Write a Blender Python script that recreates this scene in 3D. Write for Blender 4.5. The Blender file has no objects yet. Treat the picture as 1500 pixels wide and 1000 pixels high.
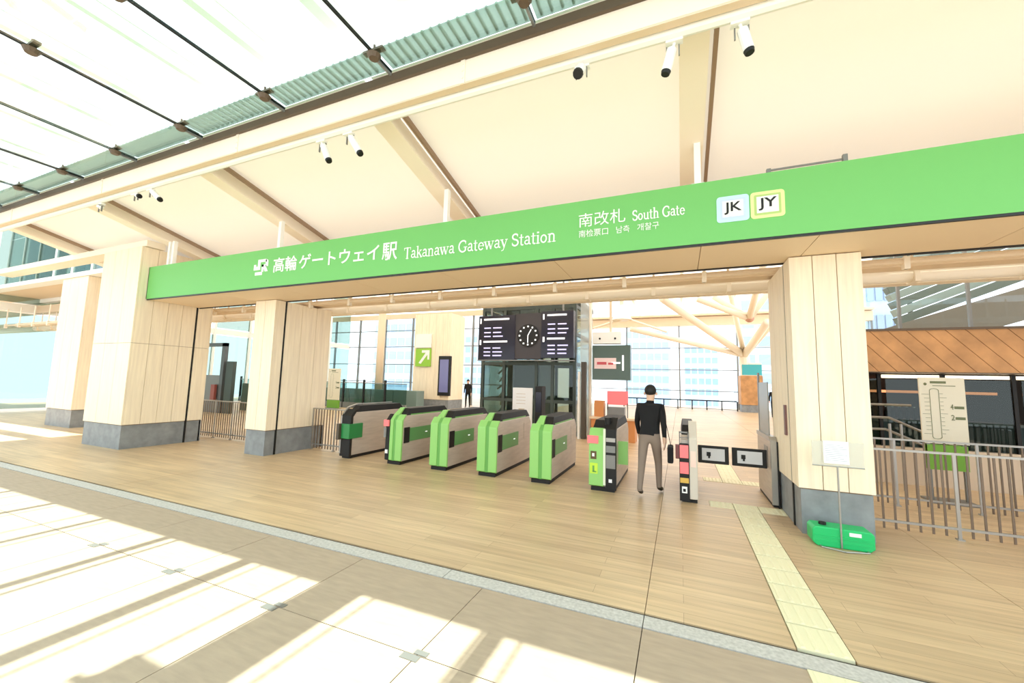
import bpy, bmesh, math, random
from mathutils import Vector, Matrix
random.seed(7)
S = bpy.context.scene
COL = S.collection

# ------------------------------------------------------------------ camera
f = 583.7
def vdir(u, v): return Vector((u-750, -(v-500), -f))
Yc = vdir(996, 565).normalized()
Xc = -vdir(-641, 523); Xc = (Xc - Xc.dot(Yc)*Yc).normalized()
Zc = Xc.cross(Yc)
cd = bpy.data.cameras.new('camera'); cam = bpy.data.objects.new('camera', cd); COL.objects.link(cam)
cam.matrix_world = Matrix.Translation((0, 0, 1.65)) @ Matrix((Xc, Yc, Zc)).to_4x4()
cd.sensor_width = 36; cd.lens = 36*f/1500; cd.clip_end = 1000; cd.clip_start = .02
S.camera = cam

# ------------------------------------------------------------------ light
w = bpy.data.worlds.new('sky'); S.world = w; w.use_nodes = True
bg = w.node_tree.nodes['Background']
bg.inputs[0].default_value = (.90, .95, 1, 1); bg.inputs[1].default_value = 1.35
sd = bpy.data.lights.new('sun', 'SUN'); sd.energy = 6.0; sd.angle = .009; sd.color = (1, .94, .88)
sun = bpy.data.objects.new('sun', sd); COL.objects.link(sun)
sun.rotation_euler = Vector((0, -.07, -1)).to_track_quat('-Z', 'Y').to_euler()
S.view_settings.view_transform = 'Standard'; S.view_settings.look = 'None'
S.view_settings.gamma = 1; S.view_settings.use_curve_mapping = False
S.view_settings.exposure = 0.9
S.cycles.max_bounces = 9; S.cycles.diffuse_bounces = 5; S.cycles.transparent_max_bounces = 24

# ------------------------------------------------------------------ materials
def lin(c): return tuple((x/255/12.92 if x/255 <= .04045 else ((x/255+.055)/1.055)**2.4) for x in c)
MATS = {}
def mat(name, rgb, rough=.6, metal=0, noise=0, scale=4, stretch=(1, 1, 1), emit=0, bump=0, dark=.8):
    if name in MATS: return MATS[name]
    m = bpy.data.materials.new(name); m.use_nodes = True; nt = m.node_tree; p = nt.nodes['Principled BSDF']
    c = lin(rgb)
    p.inputs['Base Color'].default_value = (*c, 1); p.inputs['Roughness'].default_value = rough
    p.inputs['Metallic'].default_value = metal
    if emit:
        p.inputs['Emission Color'].default_value = (*c, 1); p.inputs['Emission Strength'].default_value = emit
    if noise or bump:
        tc = nt.nodes.new('ShaderNodeTexCoord'); mp = nt.nodes.new('ShaderNodeMapping'); mp.inputs['Scale'].default_value = stretch
        n = nt.nodes.new('ShaderNodeTexNoise'); n.inputs['Scale'].default_value = scale; n.inputs['Detail'].default_value = 6
        nt.links.new(tc.outputs['Object'], mp.inputs[0]); nt.links.new(mp.outputs[0], n.inputs['Vector'])
        if noise:
            r = nt.nodes.new('ShaderNodeMix'); r.data_type = 'RGBA'
            mr = nt.nodes.new('ShaderNodeMapRange'); mr.inputs[1].default_value = .3; mr.inputs[2].default_value = .7
            nt.links.new(n.outputs['Fac'], mr.inputs[0]); nt.links.new(mr.outputs[0], r.inputs[0])
            r.inputs[6].default_value = (*[x*(1-noise*(1-dark)*2) for x in c], 1); r.inputs[7].default_value = (*[min(1, x*(1+noise*.3)) for x in c], 1)
            nt.links.new(r.outputs[2], p.inputs['Base Color'])
        if bump:
            b = nt.nodes.new('ShaderNodeBump'); b.inputs['Strength'].default_value = bump; b.inputs['Distance'].default_value = .01
            nt.links.new(n.outputs['Fac'], b.inputs['Height']); nt.links.new(b.outputs[0], p.inputs['Normal'])
    MATS[name] = m; return m

def glassmat(name, tint, refl=.08, alpha=1.0, diff=0, dcol=(.8, .8, .8)):
    m = bpy.data.materials.new(name); m.use_nodes = True; nt = m.node_tree
    for n in list(nt.nodes): nt.nodes.remove(n)
    o = nt.nodes.new('ShaderNodeOutputMaterial'); t = nt.nodes.new('ShaderNodeBsdfTransparent'); g = nt.nodes.new('ShaderNodeBsdfGlossy')
    t.inputs[0].default_value = (*tint, 1); g.inputs['Roughness'].default_value = .02; g.inputs[0].default_value = (.9, .95, .95, 1)
    fr = nt.nodes.new('ShaderNodeLayerWeight'); pw = nt.nodes.new('ShaderNodeMath'); pw.operation = 'POWER'; pw.inputs[1].default_value = 4
    ml = nt.nodes.new('ShaderNodeMath'); ml.operation = 'MULTIPLY_ADD'; ml.inputs[1].default_value = .55; ml.inputs[2].default_value = refl*.4
    nt.links.new(fr.outputs['Facing'], pw.inputs[0]); nt.links.new(pw.outputs[0], ml.inputs[0])
    mx = nt.nodes.new('ShaderNodeMixShader'); nt.links.new(ml.outputs[0], mx.inputs[0])
    nt.links.new(t.outputs[0], mx.inputs[1]); nt.links.new(g.outputs[0], mx.inputs[2]); last = mx
    if diff:
        d = nt.nodes.new('ShaderNodeBsdfDiffuse'); d.inputs[0].default_value = (*dcol, 1)
        tr = nt.nodes.new('ShaderNodeBsdfTranslucent'); tr.inputs[0].default_value = (*dcol, 1)
        a = nt.nodes.new('ShaderNodeMixShader'); a.inputs[0].default_value = .5
        nt.links.new(d.outputs[0], a.inputs[1]); nt.links.new(tr.outputs[0], a.inputs[2])
        m2 = nt.nodes.new('ShaderNodeMixShader'); m2.inputs[0].default_value = diff
        nt.links.new(mx.outputs[0], m2.inputs[1]); nt.links.new(a.outputs[0], m2.inputs[2]); last = m2
    nt.links.new(last.outputs[0], o.inputs[0]); MATS[name] = m; return m

def membrane(tr=.058, nm='roof membrane'):
    m = bpy.data.materials.new(nm); m.use_nodes = True; nt = m.node_tree
    for n in list(nt.nodes): nt.nodes.remove(n)
    o = nt.nodes.new('ShaderNodeOutputMaterial'); d = nt.nodes.new('ShaderNodeBsdfDiffuse'); t = nt.nodes.new('ShaderNodeBsdfTranslucent')
    d.inputs[0].default_value = (.90, .87, .81, 1); t.inputs[0].default_value = (.90, .86, .78, 1)
    mx = nt.nodes.new('ShaderNodeMixShader'); mx.inputs[0].default_value = tr
    nt.links.new(d.outputs[0], mx.inputs[1]); nt.links.new(t.outputs[0], mx.inputs[2]); nt.links.new(mx.outputs[0], o.inputs[0])
    return m

def floorwood():
    m = bpy.data.materials.new('wood look floor'); m.use_nodes = True; nt = m.node_tree; p = nt.nodes['Principled BSDF']
    L = nt.links; N = nt.nodes.new
    tc = N('ShaderNodeTexCoord'); br = N('ShaderNodeTexBrick')
    br.inputs['Scale'].default_value = 1; br.inputs['Brick Width'].default_value = 1.8; br.inputs['Row Height'].default_value = .14
    br.inputs['Mortar Size'].default_value = .0015; br.inputs['Mortar'].default_value = (*lin((150, 122, 92)), 1)
    br.inputs['Color1'].default_value = (*lin((212, 184, 146)), 1); br.inputs['Color2'].default_value = (*lin((195, 166, 130)), 1); br.offset = .37
    L.new(tc.outputs['Object'], br.inputs['Vector'])
    mp = N('ShaderNodeMapping'); mp.inputs['Scale'].default_value = (1.2, 22, 1); L.new(tc.outputs['Object'], mp.inputs[0])
    n = N('ShaderNodeTexNoise'); n.inputs['Scale'].default_value = 1; n.inputs['Detail'].default_value = 8; L.new(mp.outputs[0], n.inputs['Vector'])
    n2 = N('ShaderNodeTexNoise'); n2.inputs['Scale'].default_value = .5; n2.inputs['Detail'].default_value = 3; L.new(tc.outputs['Object'], n2.inputs['Vector'])
    mr = N('ShaderNodeMapRange'); mr.inputs[1].default_value = .3; mr.inputs[2].default_value = .7; mr.inputs[3].default_value = .84; mr.inputs[4].default_value = 1.12
    L.new(n.outputs['Fac'], mr.inputs[0])
    mr2 = N('ShaderNodeMapRange'); mr2.inputs[1].default_value = .3; mr2.inputs[2].default_value = .7; mr2.inputs[3].default_value = .88; mr2.inputs[4].default_value = 1.1
    L.new(n2.outputs['Fac'], mr2.inputs[0])
    mu = N('ShaderNodeMath'); mu.operation = 'MULTIPLY'; L.new(mr.outputs[0], mu.inputs[0]); L.new(mr2.outputs[0], mu.inputs[1])
    vm = N('ShaderNodeVectorMath'); vm.operation = 'SCALE'; L.new(br.outputs['Color'], vm.inputs[0]); L.new(mu.outputs[0], vm.inputs['Scale'])
    L.new(vm.outputs[0], p.inputs['Base Color']); p.inputs['Roughness'].default_value = .38
    return m

MEM = membrane(); MEMH = membrane(.3, 'hall roof membrane'); WOODF = floorwood()
GLASS = glassmat('clear green glass', (.89, .97, .945)); GLASSD = glassmat('dark green glass', (.55, .62, .58)); GLASSW = glassmat('window glass', (.93, .98, 1))
TEALG = glassmat('teal balustrade glass', (.6, .70, .68)); CLEARP = glassmat('clear plastic', (.92, .95, .95), diff=.35, dcol=(.9, .9, .88))
PERF = glassmat('perforated grey green tray', (.70, .76, .73), diff=.5, dcol=(.5, .56, .53))
SGN = mat('sign green', (113, 190, 103), .5); SGNS = mat('sign soffit cream', (236, 214, 184), .6)
LIME = mat('lime green gate plastic', (150, 208, 116), .4); LIMED = mat('mid green gate groove', (108, 172, 84), .4)
GREEN = mat('dark green display', (40, 132, 70), .3); BLACK = mat('black plastic', (14, 14, 14), .6); BLKM = mat('black metal', (28, 27, 28), .4)
BEIGE = mat('beige stainless steel', (200, 188, 176), .45, .15, .25, 3, (1, 1, 8)); STEEL = mat('brushed steel', (170, 168, 164), .35, .7); BARS = mat('bronze grey steel bar', (118, 102, 88), .4, .4)
CREAM = mat('cream painted steel', (247, 236, 218), .55); TAN = mat('tan painted steel', (232, 210, 182), .55); WHITE = mat('white paint', (246, 246, 242), .5)
BRONZE = mat('dark bronze', (98, 82, 66), .5, .2); LTWOOD = mat('pale cedar cladding', (250, 234, 208), .6, 0, .22, 3, (9, 9, .5)); CORE = mat('brown gap behind cladding', (150, 122, 92), .9)
STONE = mat('grey stone plinth', (140, 144, 147), .5, 0, .5, 6); STONED = mat('light grey granite strip', (196, 192, 188), .6, 0, .5, 40)
PAVE = mat('warm grey paving slab', (178, 158, 138), .6, 0, .22, 5, (1, 5, 1)); PAVJ = mat('dark paving joint', (92, 84, 76), .9)
TACT = mat('pale yellow tactile tile', (234, 227, 192), .6); BWOOD = mat('brown cedar panel', (196, 146, 96), .6, 0, .6, 3, (1, 1, 1)); PINK = mat('pink display', (232, 110, 112), .35, emit=.25)
NAVY = mat('navy display', (22, 22, 44), .25); LILAC = mat('lilac display text', (190, 182, 226), .5, emit=.6); WTXT = mat('white display text', (240, 240, 240), .5, emit=.6)
ORANGE = mat('orange wood counter', (216, 144, 84), .5); WATERG = mat('bright green water weight', (28, 190, 108), .4); GREYW = mat('blue grey louvre', (166, 178, 172), .5)
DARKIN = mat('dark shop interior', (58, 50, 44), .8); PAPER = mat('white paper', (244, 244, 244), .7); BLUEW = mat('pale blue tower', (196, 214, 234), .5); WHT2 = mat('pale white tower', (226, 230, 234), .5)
BLUEL = mat('pale blue symbol', (196, 232, 246), .4); YELL = mat('pale lime symbol', (226, 246, 160), .4); GREYM = mat('mid grey metal', (132, 132, 130), .4, .4); AMBER = mat('amber label', (222, 180, 84), .4)
TEAL = mat('teal poster', (70, 178, 190), .5); GRNP = mat('yellow green poster', (150, 204, 66), .5); LITE = mat('lit strip', (255, 236, 200), .5, emit=2.0); BRICKY = mat('orange light bar', (240, 150, 100), .5, emit=1.0)

# ------------------------------------------------------------------ builders
class MB:
    def __init__(s): s.v = []; s.f = []; s.m = []; s.cur = 0
    def add(s, vs, fs):
        o = len(s.v); s.v += [tuple(x) for x in vs]; s.f += [tuple(i+o for i in q) for q in fs]; s.m += [s.cur]*len(fs); return s
    def box(s, x0, x1, y0, y1, z0, z1):
        return s.hexa([(x0, y0), (x1, y0), (x1, y1), (x0, y1)], z0, [(x0, y0), (x1, y0), (x1, y1), (x0, y1)], z1)
    def hexa(s, b, z0, t, z1):
        vs = [(x, y, z0) for x, y in b]+[(x, y, z1) for x, y in t]
        return s.add(vs, [(3, 2, 1, 0), (4, 5, 6, 7), (0, 1, 5, 4), (1, 2, 6, 5), (2, 3, 7, 6), (3, 0, 4, 7)])
    def prism(s, pts, ax, a0, a1):   # closed outline extruded along an axis (0: pts are y,z; 1: pts are x,z; 2: x,y)
        n = len(pts)
        def mk(p, a): return (a, p[0], p[1]) if ax == 0 else (p[0], a, p[1]) if ax == 1 else (p[0], p[1], a)
        vs = [mk(p, a0) for p in pts]+[mk(p, a1) for p in pts]
        return s.add(vs, [tuple(range(n))[::-1], tuple(range(n, 2*n))]+[(i, (i+1) % n, n+(i+1) % n, n+i) for i in range(n)])
    def tube(s, p, q, r, r2=None, seg=8):
        p = Vector(p); q = Vector(q); d = (q-p).normalized(); a = d.orthogonal().normalized(); b = d.cross(a); r2 = r if r2 is None else r2
        vs = []
        for c, rr in ((p, r), (q, r2)):
            for i in range(seg):
                t = 2*math.pi*i/seg; vs.append(c+a*math.cos(t)*rr+b*math.sin(t)*rr)
        return s.add(vs, [tuple(range(seg))[::-1], tuple(range(seg, 2*seg))]+[(i, (i+1) % seg, seg+(i+1) % seg, seg+i) for i in range(seg)])
    def bar(s, p, q, w, h):          # rectangular bar between two points, h measured upward
        p = Vector(p); q = Vector(q); d = (q-p).normalized(); a = d.cross(Vector((0, 0, 1)))
        a = a.normalized() if a.length > 1e-4 else Vector((1, 0, 0)); b = a.cross(d).normalized()
        vs = [c+a*i*w/2+b*j*h/2 for c in (p, q) for i, j in ((-1, -1), (1, -1), (1, 1), (-1, 1))]
        return s.add(vs, [(3, 2, 1, 0), (4, 5, 6, 7), (0, 1, 5, 4), (1, 2, 6, 5), (2, 3, 7, 6), (3, 0, 4, 7)])
    def ball(s, c, r, n=8, sz=1):
        vs = []; fs = []
        for j in range(n+1):
            for i in range(n):
                a = math.pi*j/n; t = 2*math.pi*i/n
                vs.append((c[0]+r*math.sin(a)*math.cos(t), c[1]+r*math.sin(a)*math.sin(t), c[2]+r*sz*math.cos(a)))
        for j in range(n):
            for i in range(n): fs.append((j*n+i, (j+1)*n+i, (j+1)*n+(i+1) % n, j*n+(i+1) % n))
        return s.add(vs, fs)
    def mesh(s, name, mats, off=(0, 0, 0), smooth=False):
        me = bpy.data.meshes.new(name)
        me.from_pydata([(x-off[0], y-off[1], z-off[2]) for x, y, z in s.v], [], s.f)
        for m in (mats if isinstance(mats, (list, tuple)) else [mats]): me.materials.append(m)
        for p, k in zip(me.polygons, s.m): p.material_index = k; p.use_smooth = smooth
        bm = bmesh.new(); bm.from_mesh(me); bmesh.ops.recalc_face_normals(bm, faces=bm.faces); bm.to_mesh(me); bm.free()
        return me
    def build(s, name, mats, parent=None, bevel=0, smooth=False, label=None, local=False):
        off = (0, 0, 0) if (parent is None or local) else root_loc(parent)
        o = bpy.data.objects.new(name, s.mesh(name, mats, off, smooth)); COL.objects.link(o)
        if parent is not None: o.parent = parent
        if bevel:
            md = o.modifiers.new('bevel', 'BEVEL'); md.width = bevel; md.segments = 2; md.limit_method = 'ANGLE'
        if label: o['label'] = label
        return o
def root_loc(p):
    v = Vector(p.location)
    while p.parent is not None: p = p.parent; v += Vector(p.location)
    return v
def B(x0, x1, y0, y1, z0, z1): return MB().box(x0, x1, y0, y1, z0, z1)
def thing(name, label, cat, loc=(0, 0, 0), group=None):
    o = bpy.data.objects.new(name, None); o.empty_display_size = .2; COL.objects.link(o); o.location = loc
    o['label'] = label; o['category'] = cat
    if group: o['group'] = group
    return o
def tag(o, label, cat, group=None):
    o['label'] = label; o['category'] = cat
    if group: o['group'] = group
    return o
def struct(name, b, m, **k):
    o = b.build(name, m, **k); o['kind'] = 'structure'; return o
def stuff(o): o['kind'] = 'stuff'; return o
def copypart(o, parent, loc):
    c = o.copy(); COL.objects.link(c); c.parent = parent; c.location = loc; return c
def copytree(o, parent=None):
    c = o.copy(); COL.objects.link(c); c.parent = parent
    for ch in list(o.children): copytree(ch, c)
    return c
_tc = {}
def text(name, body, x0, x1, z0, z1, y, m, parent, face='-Y', keep=False, depth=.004, bold=0):
    key = (body, bold)
    if key not in _tc:
        cu = bpy.data.curves.new('text', 'FONT'); cu.body = body; cu.extrude = 1e-4; cu.offset = bold; cu.resolution_u = 3
        o = bpy.data.objects.new('text', cu); COL.objects.link(o)
        dg = bpy.context.evaluated_depsgraph_get(); me = bpy.data.meshes.new_from_object(o.evaluated_get(dg))
        _tc[key] = ([v.co.copy() for v in me.vertices], [tuple(p.vertices) for p in me.polygons])
        bpy.data.objects.remove(o)
    vs, fs = _tc[key]
    ax = min(v.x for v in vs); bx = max(v.x for v in vs); ay = min(v.y for v in vs); by = max(v.y for v in vs)
    mid = 0
    b = MB(); b.add([(x0+(v.x-ax)/(bx-ax)*(x1-x0), y-(depth if v.z > mid else 0), z0+(v.y-ay)/(by-ay)*(z1-z0)) for v in vs], fs)
    return b.build(name, m, parent)

# ================================================================== SETTING
def sub(o, n=None): return o
XL, XR = -30.0, 14.0
# base slab below everything, then floor finishes as pieces
floor = struct('floor', B(XL, XR, 3.23, 36, -.25, -.03), PAVJ)
def floor_piece(x0, x1, y0, y1, m=WOODF, name='floor_panel', z=0, g=.004):
    return B(x0+g, x1-g, y0+g, y1-g, -.03, z).build(name, m, floor)
xs = [XL, -22.3, -14.96, -7.6, -.26, 2.42, 8.0, XR]
for i in range(len(xs)-1):
    for (y0, y1) in ((3.23, 12.6), (12.6, 21), (21, 28.5), (28.5, 36)):
        if xs[i] == -.26 and y0 < 12:      # the tactile path is let into this bay
            for a, b_, c, d in ((-.26, .66, 3.23, 6.36), (.97, 2.42, 3.23, 6.36), (-.26, .36, 6.36, 6.66), (1.27, 2.42, 6.36, 6.66),
                               (-.26, 2.42, 6.66, 8.0), (-.26, .36, 8.0, 8.3), (1.27, 2.42, 8, 8.3), (-.26, .66, 8.3, 10.1), (.97, 2.42, 8.3, 10.1), (-.26, 2.42, 10.1, 12.6)):
                floor_piece(a, b_, c, d, g=.001)
        else: floor_piece(xs[i], xs[i+1], y0, y1)
# tactile tiles
def tile_mesh(dots):
    b = MB(); b.box(-.148, .148, -.148, .148, -.02, .004)
    if dots:
        for i in range(5):
            for j in range(5):
                x = -.115+.0575*i; y = -.115+.0575*j; b.hexa([(x-.012, y-.012), (x+.012, y-.012), (x+.012, y+.012), (x-.012, y+.012)], .004, [(x-.007, y-.007), (x+.007, y-.007), (x+.007, y+.007), (x-.007, y+.007)], .009)
    else:
        for i in range(4):
            x = -.1125+.075*i; b.hexa([(x-.016, -.135), (x+.016, -.135), (x+.016, .135), (x-.016, .135)], .004, [(x-.009, -.128), (x+.009, -.128), (x+.009, .128), (x-.009, .128)], .009)
    return b
tl = tile_mesh(False).build('tactile_tile', TACT, floor); td = tile_mesh(True).build('tactile_tile', TACT, floor)
n = 0
pos = [(.815, 3.24+.15+.312*k, 0) for k in range(10)]+[(.815, 8.3+.15+.3*k, 0) for k in range(6)]
pos += [(x, 6.51, 1) for x in (.51, .815, 1.12)]+[(x, 8.15, 1) for x in (.51, .815, 1.12)]
for x, y, d in pos:
    src = td if d else tl
    c = src if not src.get('used') else copypart(src, floor, (0, 0, 0)); src['used'] = 1; c.location = (x, y, 0)
for o in (tl, td): del o['used']
for o in floor.children:
    if 'used' in o: del o['used']

# outer plaza paving
plaza = struct('floor', B(XL, XR, -9, 3.04, -.3, -.03), PAVJ)
slab = None
for ix in range(-14, 8):
    for iy in range(-3, 2):
        y1 = [3.035, 2.165, .5, -1.3, -3.1, -4.9][1-iy]; y0 = [3.035, 2.165, .5, -1.3, -3.1, -4.9][2-iy]
        x0 = -.262+1.22*ix; x1 = x0+1.22
        B(x0+.003, x1-.003, y0+.003, y1-.003, -.03, 0).build('paving_slab', PAVE, plaza)
tp = tile_mesh(False).build('tactile_tile', TACT, plaza); tp.location = (.815, 2.88, .003)
for k in range(1, 6): copypart(tp, plaza, (.815, 2.88-.3*k, .003))
for x in (-5.13, -3.92, -2.7, -1.48, -.262):
    d = MB(); d.box(x-.09, x+.03, 2.11, 2.16, 0, .004); d.box(x-.03, x+.06, 2.17, 2.21, 0, .004); d.build('joint_cap', GREYM, plaza)
strip = struct('trim_1', B(XL, XR, 3.04, 3.225, -.25, -.02), PAVJ)
for k in range(-18, 9): B(-.262+1.6*k+.003, -.262+1.6*(k+1)-.003, 3.045, 3.195, -.02, .002).build('granite_strip', STONED, strip)
B(XL, XR, 3.2, 3.218, -.02, -.004).build('drain_slot', BLKM, strip)

# ------------------------------------------------------------------ entrance roof: girder, ribs, membrane
ribx = [.2-3.57*k for k in range(-3, 5)]
def zb(y): return 4.84-.24*(y-3.68)      # underside of ribs
ceiling = struct('ceiling', MB().bar((XL, 7.35, 4.05), (XR, 7.35, 4.05), .25, .3), TAN)
for i in range(len(ribx)-1):
    x1, x0 = ribx[i], ribx[i+1]
    NN = 6; b = MB(); vs = []; fs = []
    for j in range(NN+1):
        for k in range(NN+1):
            u = k/NN; v = j/NN; y = 3.36+v*(7.25-3.36); sag = .10*math.sin(math.pi*u)*math.sin(math.pi*v)
            vs.append((x0+.05+u*(x1-x0-.1), y, zb(y)+.27+sag))
    for j in range(NN):
        for k in range(NN): a = j*(NN+1)+k; fs.append((a, a+1, a+NN+2, a+NN+1))
    b.add(vs, fs).build('membrane_panel', MEM, ceiling, smooth=True)
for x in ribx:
    # a pair of slender flanges with a deeper web: reads as light flange plus shaded side
    b = MB(); b.bar((x-.03, 3.40, zb(3.40)+.14), (x-.03, 7.25, zb(7.25)+.14), .15, .26)
    b.bar((x-.03, 3.40, zb(3.40)+.01), (x-.03, 7.25, zb(7.25)+.01), .26, .03)
    r = b.build('rib', CREAM, ceiling)
    MB().bar((x+.17, 3.4, zb(3.4)+.2), (x+.17, 7.25, zb(7.25)+.2), 0.04, .07).build('rib_shade_bar', mat('brown rib shade', (150, 126, 104), .6), ceiling)  # brown bar stands in for the shaded right side of the rib
# sheltering upper deck above the entrance roof edge
girder = thing('roof_edge_girder', 'long cream steel girder along the outer edge of the entrance roof', 'beam', (0, 3.3, 4.7))
k = 0
x = XR
for i in range(-3, 10):
    x1 = .2-3.57*i+1.35; x0 = x1-3.57
    MB().box(x0+.006, x1-.006, 3.3, 3.37, 4.705, 4.95).build('girder_segment', CREAM, girder)
    b = MB(); b.box(x0-.025, x0+.025, 3.29, 3.38, 4.69, 4.952)
    for q in (4.75, 4.83, 4.9): b.tube((x0, 3.282, q), (x0, 3.29, q), .010)
    b.build('joint_plate', CREAM, girder)
MB().box(XL, XR, 3.30, 3.375, 4.685, 4.703).build('bottom_flange', TAN, girder)
MB().box(XL, XR, 3.262, 3.3, 4.95, 5.045).build('fascia', BRONZE, girder, label='dark bronze fascia strip')
pipe = thing('lighting_track', 'thin white lighting track slung under the back of the entrance girder', 'track', (0, 3.64, 4.85))
MB().tube((XL, 3.45, 4.70), (XR, 3.45, 4.70), .05).build('rail', WHITE, pipe)
b = MB()
for x in ribx: b.box(x-.25, x-.22, 3.385, 3.51, 4.72, 4.8); b.box(x+1.4, x+1.43, 3.385, 3.51, 4.72, 4.8)
b.build('clamp', WHITE, pipe)

# ------------------------------------------------------------------ glass canopy
canopy = thing('glass_canopy', 'flat green-tinted glass canopy over the sunny pavement in front of the station', 'canopy', (0, 0, 5.05))
sx = [-1.23-1.7*k for k in range(-6, 17)]
pane = None
for i in range(len(sx)-1):
    for y0, y1 in ((1.6, 3.26), (0.2, 1.6), (-1.2, .2), (-3.6, -1.2), (-6, -3.6)):
        B(sx[i+1]+.012, sx[i]-.012, y0+.004, y1-.004, 5.05, 5.07).build('glass_pane', GLASS, canopy)
for x in sx:
    B(x-.012, x+.012, -6, 3.26, 5.045, 5.075).build('joint', BLACK, canopy)
    for y in (2.99, 1.6, .2, -1.2):
        b = MB(); b.tube((x, y, 5.0), (x, y, 5.045), .05, .075, 10); b.tube((x, y, 5.04), (x, y, 5.16), .012)
        b.box(x-.13, x+.13, y-.03, y+.03, 5.075, 5.1); b.build('bracket', BRONZE, canopy)
    B(x-.012, x+.012, 2.95, 3.26, 5.015, 5.04).build('outrigger', GREYM, canopy)
tray = MB()
for i in range(len(sx)-1):
    MB().box(sx[i+1]+.03, sx[i]-.03, 2.97, 3.255, 5.085, 5.095).build('perforated_tray', PERF, canopy)
    b = MB()
    for q in range(16): xx = sx[i+1]+.08+q*.103; b.box(xx-.012, xx+.012, 2.99, 3.25, 5.10, 5.13)
    stuff(b.build('tray_ribs', GREYW, canopy))
for xc, wd in ((-10.8, .1), (-9.6, .1), (-8.4, .1), (-7.2, .1), (-6.0, .08), (-4.78, .11), (-3.58, .15), (-2.48, .44), (-1.14, .14), (.15, .52), (1.3, .1), (2.5, .44), (3.7, .1), (4.9, .44), (-12, .1), (-14.4, .44), (-16.8, .1)):
    B(xc-wd/2, xc+wd/2, -6, 3.4, 5.6, 5.85).build('rafter', WHITE, canopy)
    B(xc+wd/2+.1, xc+wd/2+.125, -6, 3.4, 5.7, 5.75).build('rafter_wire', WHITE, canopy)
b = MB()
for (x, y, wx, wy) in ((-2.72, 2.05, .5, .35), (-2.85, 1.5, .7, .25), (-2.2, 1.0, .6, .4)): b.box(x-wx/2, x+wx/2, y-wy/2-.35, y+wy/2-.35, 5.5, 5.6)
b.build('shadow_plate', WHITE, canopy)  # plates added under the wide rafter to cast irregular shadow blobs
tr = thing('upper_truss', 'tan branching truss high above the glass canopy at upper left', 'truss', (-10, 1.5, 8))
for q in ((-8.3, 2.7, 7.4), (-9.2, 2.9, 7.4), (-10.4, 2.9, 7.4), (-9.8, .8, 8.6)): MB().tube((-10.2, 1.5, 8.4), q, .10, .06, seg=10).build('strut', TAN, tr)
MB().box(-10.5, -9.9, 1.2, 1.8, 8.3, 8.6).build('node_block', TAN, tr)
# plain slab added above the roof edge to keep sun off the entrance floor
B(XL, XR, 2.96, 3.5, 5.9, 6.0).build('sun_block_deck', WHITE, canopy)

ribx = [.2-3.57*k for k in range(-3, 9)]
# ------------------------------------------------------------------ main hall roof
roof = struct('ceiling', MB().bar((XL, 20, 9.1), (XR, 20, 9.1), .4, .4), TAN)
for i in range(len(ribx)-1):
    x1, x0 = ribx[i], ribx[i+1]
    for (ya, za, yb_, zb_) in ((7.3, 4.3, 20, 9.3), (20, 9.3, 35, 8.6)):
        MB().add([(x0+.05, ya, za), (x1-.05, ya, za), (x1-.05, yb_, zb_), (x0+.05, yb_, zb_)], [(0, 1, 2, 3)]).build('membrane_panel', MEMH, roof)
for x in ribx:
    b = MB(); b.bar((x, 7.3, 4.1), (x, 20, 9.1), .2, .3); b.bar((x, 20, 9.1), (x, 34.5, 8.35), .2, .3); b.build('rib', CREAM, roof)
for y, z in ((24, 8.75), (28, 8.55), (31.5, 8.35)): MB().bar((XL, y, z), (XR, y, z), .2, .25).build('purlin', CREAM, roof)

# service pipes behind the sign soffit
pp = thing('pipe_truss', 'cream steel pipe truss running behind the green sign band', 'truss', (0, 7, 3.2))
MB().tube((XL, 6.5, 3.30), (XR, 6.5, 3.30), .035).build('small_pipe', TAN, pp)
MB().box(XL, XR, 6.75, 7.0, 3.30, 3.42).build('cable_tray', TAN, pp)
MB().tube((XL, 7.3, 3.30), (XR, 7.3, 3.30), .1, seg=12).build('main_pipe', CREAM, pp, smooth=True)
MB().box(XL, XR, 7.55, 7.75, 3.24, 3.33).build('lower_rail', CREAM, pp)
x = -24
while x < 10:
    b = MB(); b.tube((x, 6.5, 3.2), (x, 6.5, 3.95), .018); b.box(x-.03, x+.03, 6.46, 6.54, 3.2, 3.36); b.build('hanger', CREAM, pp)
    b = MB(); b.tube((x+.4, 7.3, 3.2), (x+.4, 7.3, 4.1), .018); b.box(x+.37, x+.43, 7.18, 7.42, 3.19, 3.42); b.build('hanger', CREAM, pp)
    x += 1.16

# ------------------------------------------------------------------ green station sign band
sign = thing('station_sign_band', 'long green station name sign band with white lettering above the ticket gates', 'sign', (-3, 4.9, 3.26))
ex = [-10.95, -8.6, -6.85, -5.05, -3.3, -1.52, .25, 1.38, 3.1, 4.9, 6.7, 8.5]
MB().box(-10.95, 8.5, 4.93, 5.98, 3.29, 3.97).build('core', TAN, sign)
MB().box(-10.97, 8.5, 4.9, 4.93, 3.275, 4.0).build('fascia_panel', SGN, sign)
MB().box(-10.99, -10.95, 4.9, 5.15, 3.275, 4.0).build('end_panel', SGN, sign)
for i in range(len(ex)-1): MB().box(ex[i]+.004, ex[i+1]-.004, 4.94, 5.96, 3.262, 3.29).build('soffit_panel', SGNS, sign)
MB().box(-10.95, 8.5, 4.905, 4.935, 3.25, 3.275).build('edge_strip', BLKM, sign)
MB().box(-10.95, 8.5, 5.97, 6.0, 3.245, 3.29).build('edge_strip', BLKM, sign)
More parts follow.
